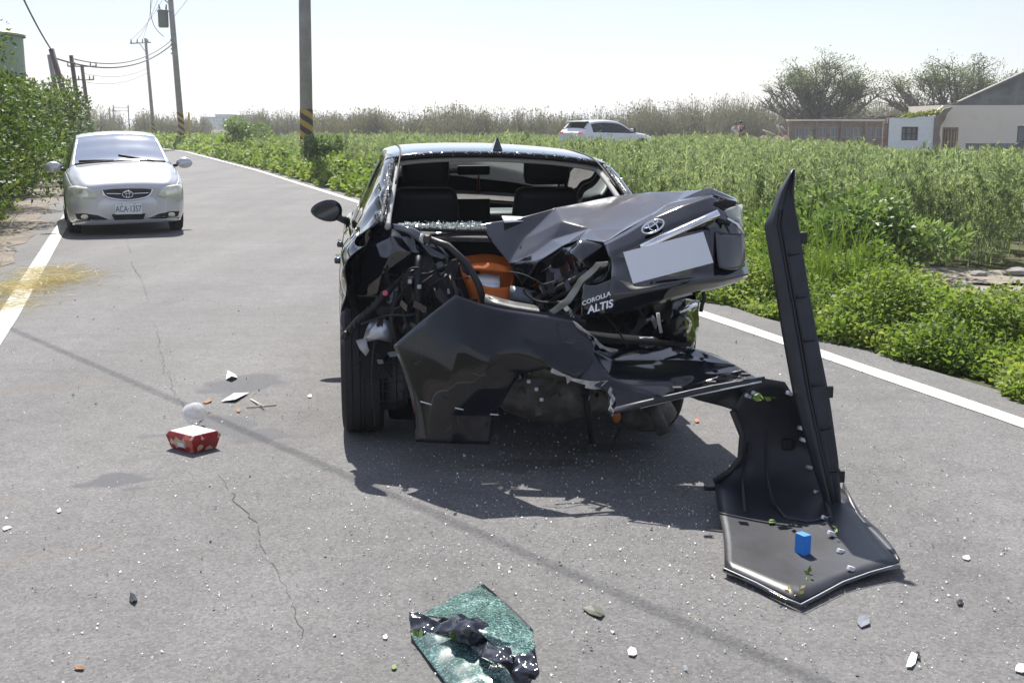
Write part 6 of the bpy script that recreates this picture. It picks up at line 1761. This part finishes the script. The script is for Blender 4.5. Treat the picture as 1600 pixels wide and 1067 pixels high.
for (cx, cy, w, h, a, m_, cu, lab) in (
        (326, 628, 16, 5, -.3, M_LEAFB, .01, 'curled brown leaf beside the white napkin'), (372, 643, 8, 6, 0, M_LEAFB, .008, 'tiny brown leaf below the crossed sticks'),
        (1089, 659, 10, 5, 0, M_ORL, .01, 'bright orange fragment on the sunlit road beside the wreck'), (208, 939, 13, 14, 0, M_SHARD, .03, 'small black plastic shard alone on the lane'),
        (930, 958, 38, 17, .25, M_SHARDO, .015, 'dark olive plastic shard with a bent edge'), (1349, 972, 26, 18, -.35, M_SHARDG, .012, 'grey ribbed plastic chip in front of the bumper cover'),
        (1500, 944, 13, 10, .2, M_SHARD, .014, 'small black chip on the right side of the road'), (1424, 1036, 18, 26, .4, M_SHARDW, .012, 'white shard with a black corner near the road foreground'),
        (988, 1021, 17, 13, .3, M_SHARDW, .01, 'small white shard by the broken glass sheet'), (1434, 1027, 10, 12, 0, M_SHARD, .012, 'black sliver touching the white shard'),
        (1510, 873, 14, 7, .2, M_SHARDW, .004, 'thin white chip beyond the bumper corner'), (1594, 1046, 22, 16, .4, M_SHARDW, .01, 'pale shard at the edge of the lane foreground'),
        (124, 1046, 16, 5, .1, M_LEAFB, .008, 'dark thin twig scrap low on the lane'), (10, 827, 16, 6, -.2, M_SHARDW, .005, 'pale flat scrap near the left edge'),
        (92, 800, 8, 7, 0, M_SHARDW, .006, 'tiny pale chip left of the meal box'), (602, 997, 9, 7, 0, M_SHARDW, .006, 'small white crumb beside the glass sheet'),
        (615, 1045, 9, 8, 0, M_LEAFG, .006, 'green leaf bit left of the glass sheet'), (484, 620, 9, 4, 0, M_SHARDW, .005, 'small white scrap to the left of the wheel'),
        (272, 684, 9, 5, 0, M_SHARDG, .006, 'small grey chip behind the meal box'), (1205, 834, 14, 6, .1, M_LEAFG, .004, 'dull green leaf on the bumper lining')):
    on_b = lab.endswith('lining')
    o = flat('leaf' if 'leaf' in lab else 'debris_shard', lab, 'leaf' if 'leaf' in lab else 'debris', r4(cx, cy, w, h, a, 6), m_, .005, cu * .45)
    if on_b: o.location.z += .045
# blue block and leaves lying on the upturned bumper
p = at(1256, 865, 4.22)
blk = obj('blue_block', box_me('blue_block', (0, 0, .042), (.034, .05, .08), .003), pmat('blue_foam', (.03, .22, .68), .6)); blk.location = (p.x, 4.24, p.z - .012); blk.rotation_euler = (0, 0, .5)
tag(blk, 'small bright blue block standing on the torn bumper cover', 'block')
def sprig(name, label, px, py, Y, n, s, mat, seed):
    rr = np.random.default_rng(seed); q = at(px, py, Y)
    P = np.c_[rr.normal(0, .018, n), rr.normal(0, .03, n), .006 + .012 * rr.random(n)]
    D = rr.normal(0, 1, (n, 3)); D[:, 2] = .2 + .3 * rr.random(n)
    o = obj(name, quads_np(name, leaf_quads(P, D, np.full(n, s), np.full(n, s * .55), rr, .2)), mat); o.location = q
    return tag(o, label, 'leaf')
sprig('leaf_sprig', 'green leaf sprig lying on the lower part of the bumper cover', 1260, 906, 4.02, 8, .03, M_LEAFG, 1)
sprig('leaf_sprig', 'withered yellow sprig at the pointed tip of the bumper cover', 1238, 932, 3.86, 6, .022, pmat('yellow_leaf', (.45, .36, .08), .7), 2)
sprig('leaf_sprig', 'green stalk with leaves caught in the bumper bend', 1192, 628, 4.86, 10, .04, M_LEAFG, 3)
sprig('leaf_sprig', 'green leaf bits beside the clips on the bumper cover', 1304, 832, 4.40, 4, .025, M_LEAFG, 4)

# sheet of shattered tinted window glass with its film
def glass_sheet_mat():
    m, t, b = new_mat('shattered_green_glass')
    L = t.links.new; N = t.nodes.new
    tcn = N('ShaderNodeTexCoord')
    v = N('ShaderNodeTexVoronoi'); v.inputs['Scale'].default_value = 190; L(tcn.outputs['Object'], v.inputs['Vector'])
    r = N('ShaderNodeValToRGB'); e = r.color_ramp.elements
    e[0].position = 0; e[0].color = (.012, .026, .024, 1); e[1].position = 1; e[1].color = (.42, .62, .57, 1)
    k = e.new(.55); k.color = (.055, .115, .105, 1); k = e.new(.8); k.color = (.16, .30, .27, 1)
    sp = N('ShaderNodeSeparateColor'); L(v.outputs['Color'], sp.inputs[0])
    n = N('ShaderNodeTexNoise'); n.inputs['Scale'].default_value = 9; n.inputs['Detail'].default_value = 4; L(tcn.outputs['Object'], n.inputs['Vector'])
    ad = N('ShaderNodeMath'); ad.operation = 'MULTIPLY_ADD'; ad.inputs[1].default_value = .7; L(sp.outputs[0], ad.inputs[0])
    sb_ = N('ShaderNodeMath'); sb_.operation = 'MULTIPLY_ADD'; sb_.inputs[1].default_value = .9; sb_.inputs[2].default_value = -.28; L(n.outputs['Fac'], sb_.inputs[0]); L(sb_.outputs[0], ad.inputs[2])
    L(ad.outputs[0], r.inputs[0]); L(r.outputs[0], b.inputs['Base Color'])
    b.inputs['Roughness'].default_value = .25; b.inputs['Specular IOR Level'].default_value = .7
    bp = N('ShaderNodeBump'); bp.inputs['Strength'].default_value = .9; bp.inputs['Distance'].default_value = .004; L(sp.outputs[1], bp.inputs['Height']); L(bp.outputs[0], b.inputs['Normal'])
    return m
M_SHAT = glass_sheet_mat()
M_FILM = pmat('dark_window_film', (.022, .024, .035), .12, 0, .6)
go = gnd(745, 1000)
gs = thing('glass_sheet', 'crumpled sheet of shattered green window glass with dark film', 'broken glass', (go.x, go.y, 0))
GI = Matrix.Translation((go.x, go.y, 0)).inverted()
def gpanel(name, pts, faces, mat, **k):
    V = []
    for (px, py, h) in pts: q = gnd(px, py, h); V.append(tuple(GI @ q))
    return panel(name, [(v[0], v[1], v[2], 0) for v in V], faces, mat, gs, Matrix(), **k)
gpanel('glass', [(750, 912, .02), (700, 940, .03), (657, 962, .04), (700, 967, .07), (755, 962, .10), (795, 950, .06), (832, 988, .03), (836, 1012, .05), (790, 1000, .09), (745, 985, .10), (815, 1035, .06), (780, 1015, .07)],
       [(0, 1, 3, 4), (1, 2, 3), (0, 4, 5), (5, 4, 9, 8), (5, 8, 7, 6), (8, 11, 10, 7), (9, 11, 8), (4, 3, 9)], M_SHAT, thick=.005, sub=4, crease=.6, noise=.014, crumple=.09, edge=1.0, fold=10)
gpanel('glass', [(641, 990, .02), (665, 988, .03), (700, 995, .035), (740, 1012, .04), (790, 1040, .045), (812, 1075, .03), (650, 1005, .01), (672, 1035, .01), (705, 1078, .01), (760, 1090, .012), (720, 1035, .035), (760, 1060, .035)],
       [(0, 1, 7, 6), (1, 2, 10, 7), (2, 3, 10), (3, 4, 11, 10), (4, 5, 11), (7, 10, 11, 8), (8, 11, 5, 9)], M_SHAT, thick=.005, sub=4, crease=.6, noise=.01, crumple=.1, edge=1.0, fold=10)
gpanel('film', [(640, 958, .05), (652, 955, .06), (690, 974, .05), (700, 985, .04), (660, 990, .03), (641, 988, .02)], [(0, 1, 2, 3), (0, 3, 4, 5)], M_FILM, thick=.002, sub=4, crease=.8, noise=.018, crumple=.045, fold=6)
gpanel('film', [(705, 962, .09), (752, 966, .115), (776, 996, .08), (735, 1008, .06), (688, 986, .06), (730, 982, .12)], [(0, 1, 5), (1, 2, 5), (2, 3, 5), (3, 4, 5), (4, 0, 5)], M_FILM, thick=.002, sub=4, crease=.9, noise=.024, crumple=.05, fold=6)
gpanel('film', [(735, 1010, .06), (765, 1008, .08), (798, 1012, .10), (802, 1035, .08), (775, 1035, .10), (750, 1024, .06)], [(0, 1, 4, 5), (1, 2, 3, 4)], M_FILM, thick=.002, sub=4, crease=.9, noise=.02, crumple=.045, fold=6)
gpanel('film', [(806, 1027, .07), (832, 1018, .09), (844, 1050, .07), (836, 1058, .05), (812, 1060, .05), (800, 1050, .06)], [(0, 1, 2, 5), (5, 2, 3, 4)], M_FILM, thick=.002, sub=4, crease=.8, noise=.018, crumple=.045, fold=6)
gpanel('edge_strip', [(751, 914, .03), (756, 913, .035), (800, 950, .05), (833, 984, .04), (820, 988, .045), (785, 955, .06)], [(0, 1, 2, 5), (5, 2, 3, 4)], M_FILM, thick=.004, sub=1, crease=.5)
for i, (px, py) in enumerate(((706, 997), (654, 995), (778, 1040))):
    q = gnd(px, py, .06 if i != 1 else .03); rr = np.random.default_rng(i)
    o = obj('leaf', quads_np('leaf', leaf_quads(np.zeros((3, 3)), rr.normal(0, .6, (3, 3)) + np.array([0, 0, .3]), np.full(3, .03), np.full(3, .018), rr)), M_LEAFG); o.location = q
    tag(o, ('yellow green leaf on the middle fold of the glass sheet', 'leaf bit at the left corner of the glass sheet', 'leaf bit near the lower film of the glass sheet')[i], 'leaf')

# crumbs of toughened glass strewn over the road
rg = np.random.default_rng(55); n = 9000
mode = rg.random(n)
cx = np.where(mode < .5, rg.normal(.35, 1.0, n), rg.uniform(-3.6, 2.6, n)); cy = np.where(mode < .5, rg.normal(4.4, .9, n), rg.uniform(2.4, 8.5, n))
P = np.c_[cx, cy, np.full(n, .004)]
ok = np.array([abs(x) < y * .5 + 1 and x < RX(y) + .3 for x, y in zip(cx, cy)])
P = P[ok]; D = rg.normal(0, 1, P.shape); D[:, 2] = np.abs(D[:, 2]) * .8 + .1
s = .0048 * np.exp(rg.normal(0, .42, len(P)))
o = obj('glass_crumbs', quads_np('glass_crumbs', leaf_quads(P, D, s, s * .95, rg, .35)), leaf_mat('crumb_mix', [(.5, .62, .6), (.75, .78, .78), (.62, .6, .56), (.8, .8, .8)], .0, .25))
tag(o, 'tiny crumbs of broken glass strewn over the road', 'glass crumbs', kind='stuff')
n = 420; P = np.c_[rg.uniform(-4, 2.6, n), rg.uniform(2.4, 11, n), np.full(n, .003)]; D = rg.normal(0, 1, P.shape); D[:, 2] = np.abs(D[:, 2]) * .5
s = .009 * np.exp(rg.normal(0, .45, n))
tag(obj('grit', quads_np('grit', leaf_quads(P, D, s, s * .7, rg, .35)), leaf_mat('grit_mix', [(.05, .05, .05), (.12, .11, .1), (.2, .16, .1), (.06, .07, .09)], 0, .8)), 'dark grit and bits of debris scattered on the lane', 'grit', kind='stuff')

# stones on the dirt patch
M_STONE = pmat('pale_stone', (.27, .255, .235), .85, vary=.2, vscale=8)
for i, (px, py, s) in enumerate(((1545, 475, .09), (1590, 440, .11), (1500, 462, .06), (1570, 500, .06), (1528, 440, .07), (1480, 480, .05), (1598, 470, .08))):
    q = gnd(px, py); bm = bmesh.new(); bmesh.ops.create_icosphere(bm, subdivisions=2, radius=s)
    rr = np.random.default_rng(i)
    for v in bm.verts: v.co = Vector((v.co.x * 1.3, v.co.y, v.co.z * .55)) * rr.uniform(.85, 1.12)
    o = obj('stone', from_bm('stone', bm), M_STONE); o.location = (q.x, q.y, ground_z(q.x, q.y) + .03 + s * .2)
    tag(o, 'pale rough stone on the bare dirt patch among the weeds', 'stone', 'stones on the dirt patch')

# ---------------------------------------------------------------- two people far out in the field
M_SKIN = pmat('skin', (.42, .24, .17), .6); M_HAIR = pmat('dark_hair', (.015, .012, .011), .6)
def person(label, loc, rz, shirt, legs, elbow_out, sc=1.0, hat=None):
    root = thing('person', label, 'person', loc, rz)
    root.scale = (sc, sc, sc)
    def skin(name, verts, edges, radii, mat, rootv=0):
        me = bpy.data.meshes.new(name); me.from_pydata(verts, edges, []); me.update()
        o = bpy.data.objects.new(name, me); COL.objects.link(o)
        md = o.modifiers.new('skin', 'SKIN')
        for k, sv in enumerate(me.skin_vertices[0].data): sv.radius = radii[k]; sv.use_root = (k == rootv)
        md.use_smooth_shade = True
        s2 = o.modifiers.new('sub', 'SUBSURF'); s2.levels = 1; s2.render_levels = 1
        dg = bpy.context.evaluated_depsgraph_get(); m2 = bpy.data.meshes.new_from_object(o.evaluated_get(dg)); m2.name = name
        bpy.data.objects.remove(o); m2.materials.clear()
        return obj(name, m2, mat, root, True)
    e = elbow_out
    V = [(0, 0, .95), (0, 0, 1.15), (0, .0, 1.38), (0, .01, 1.48), (0, .02, 1.60), (0, .01, 1.70),
         (-.19, 0, 1.39), (-.25 - .06 * e, -.05, 1.12), (-.22 + .10 * e, .14, .94 + .04 * e), (-.20 + .12 * e, .20, .92 + .05 * e), (.19, 0, 1.39), (.25 + .06 * e, -.05, 1.12), (.22 - .10 * e, .14, .94 + .04 * e), (.20 - .12 * e, .20, .92 + .05 * e),
         (-.10, 0, .88), (-.11, .02, .48), (-.11, -.02, .08), (-.11, .12, .04), (.10, 0, .88), (.12, .03, .48), (.13, -.02, .08), (.13, .12, .04)]
    E = [(0, 1), (1, 2), (2, 3), (3, 4), (4, 5), (2, 6), (6, 7), (7, 8), (8, 9), (2, 10), (10, 11), (11, 12), (12, 13), (0, 14), (14, 15), (15, 16), (16, 17), (0, 18), (18, 19), (19, 20), (20, 21)]
    R = [(.15, .11), (.14, .10), (.15, .10), (.055, .055), (.085, .10), (.07, .085)] + [(.06, .06), (.045, .045), (.035, .035), (.04, .03)] * 2 + [(.085, .085), (.06, .06), (.045, .045), (.045, .035)] * 2
    skin('body', V, E, R, M_SKIN)
    sel = [0, 1, 2, 6, 7, 10, 11]; mp2 = {v: k for k, v in enumerate(sel)}
    skin('shirt', [V[k] if k not in (7, 11) else tuple((np.array(V[k]) * .75 + np.array(V[k - 1]) * .25)) for k in sel], [(mp2[a], mp2[b_]) for a, b_ in E if a in mp2 and b_ in mp2], [(.165, .125), (.155, .115), (.165, .115), (.075, .075), (.062, .062), (.075, .075), (.062, .062)], shirt)
    sel = [0, 14, 15, 16, 18, 19, 20]; mp2 = {v: k for k, v in enumerate(sel)}
    skin('trousers', [V[k] for k in sel], [(mp2[a], mp2[b_]) for a, b_ in E if a in mp2 and b_ in mp2], [(.16, .12), (.10, .10), (.075, .075), (.06, .06)] + [(.10, .10), (.075, .075), (.06, .06)], legs)
    bm = bmesh.new(); bmesh.ops.create_uvsphere(bm, u_segments=14, v_segments=10, radius=.105)
    bmesh.ops.delete(bm, geom=[v for v in bm.verts if v.co.z < -.02 and v.co.y > -.03], context='VERTS')
    o = obj('hair', from_bm('hair', bm), M_HAIR, root, True); o.location = (0, -.005, 1.665)
    return root
pp1 = at(1149, 205, 78); pp2 = at(1158, 205, 79)
person('person in a white shirt and dark trousers standing in the weeds', (pp1.x, 78, .02), math.radians(15), pmat('white_shirt', (.62, .65, .72), .8), pmat('dark_trousers', (.03, .035, .045), .8), .2, .98)
person('person in a black T-shirt with both elbows out beside the white shirt', (pp2.x, 79.2, .06), math.radians(-20), pmat('black_shirt', (.02, .022, .03), .8), pmat('grey_shorts', (.14, .14, .16), .8), 1.0, 1.0)

# ---------------------------------------------------------------- summer haze
hz = obj('haze', box_me('haze', (0, 1590, 7.4), (5200, 4000, 17.2)))
m = bpy.data.materials.new('haze_air'); m.use_nodes = True; m.node_tree.nodes.clear()
ho = m.node_tree.nodes.new('ShaderNodeOutputMaterial'); hv = m.node_tree.nodes.new('ShaderNodeVolumePrincipled')
hv.inputs['Color'].default_value = (.92, .95, 1, 1); hv.inputs['Density'].default_value = 0.0007; hv.inputs['Anisotropy'].default_value = .3
m.node_tree.links.new(hv.outputs[0], ho.inputs['Volume'])
hz.data.materials.append(m)
tag(hz, 'thin pale summer haze over the whole field', 'haze', kind='stuff')
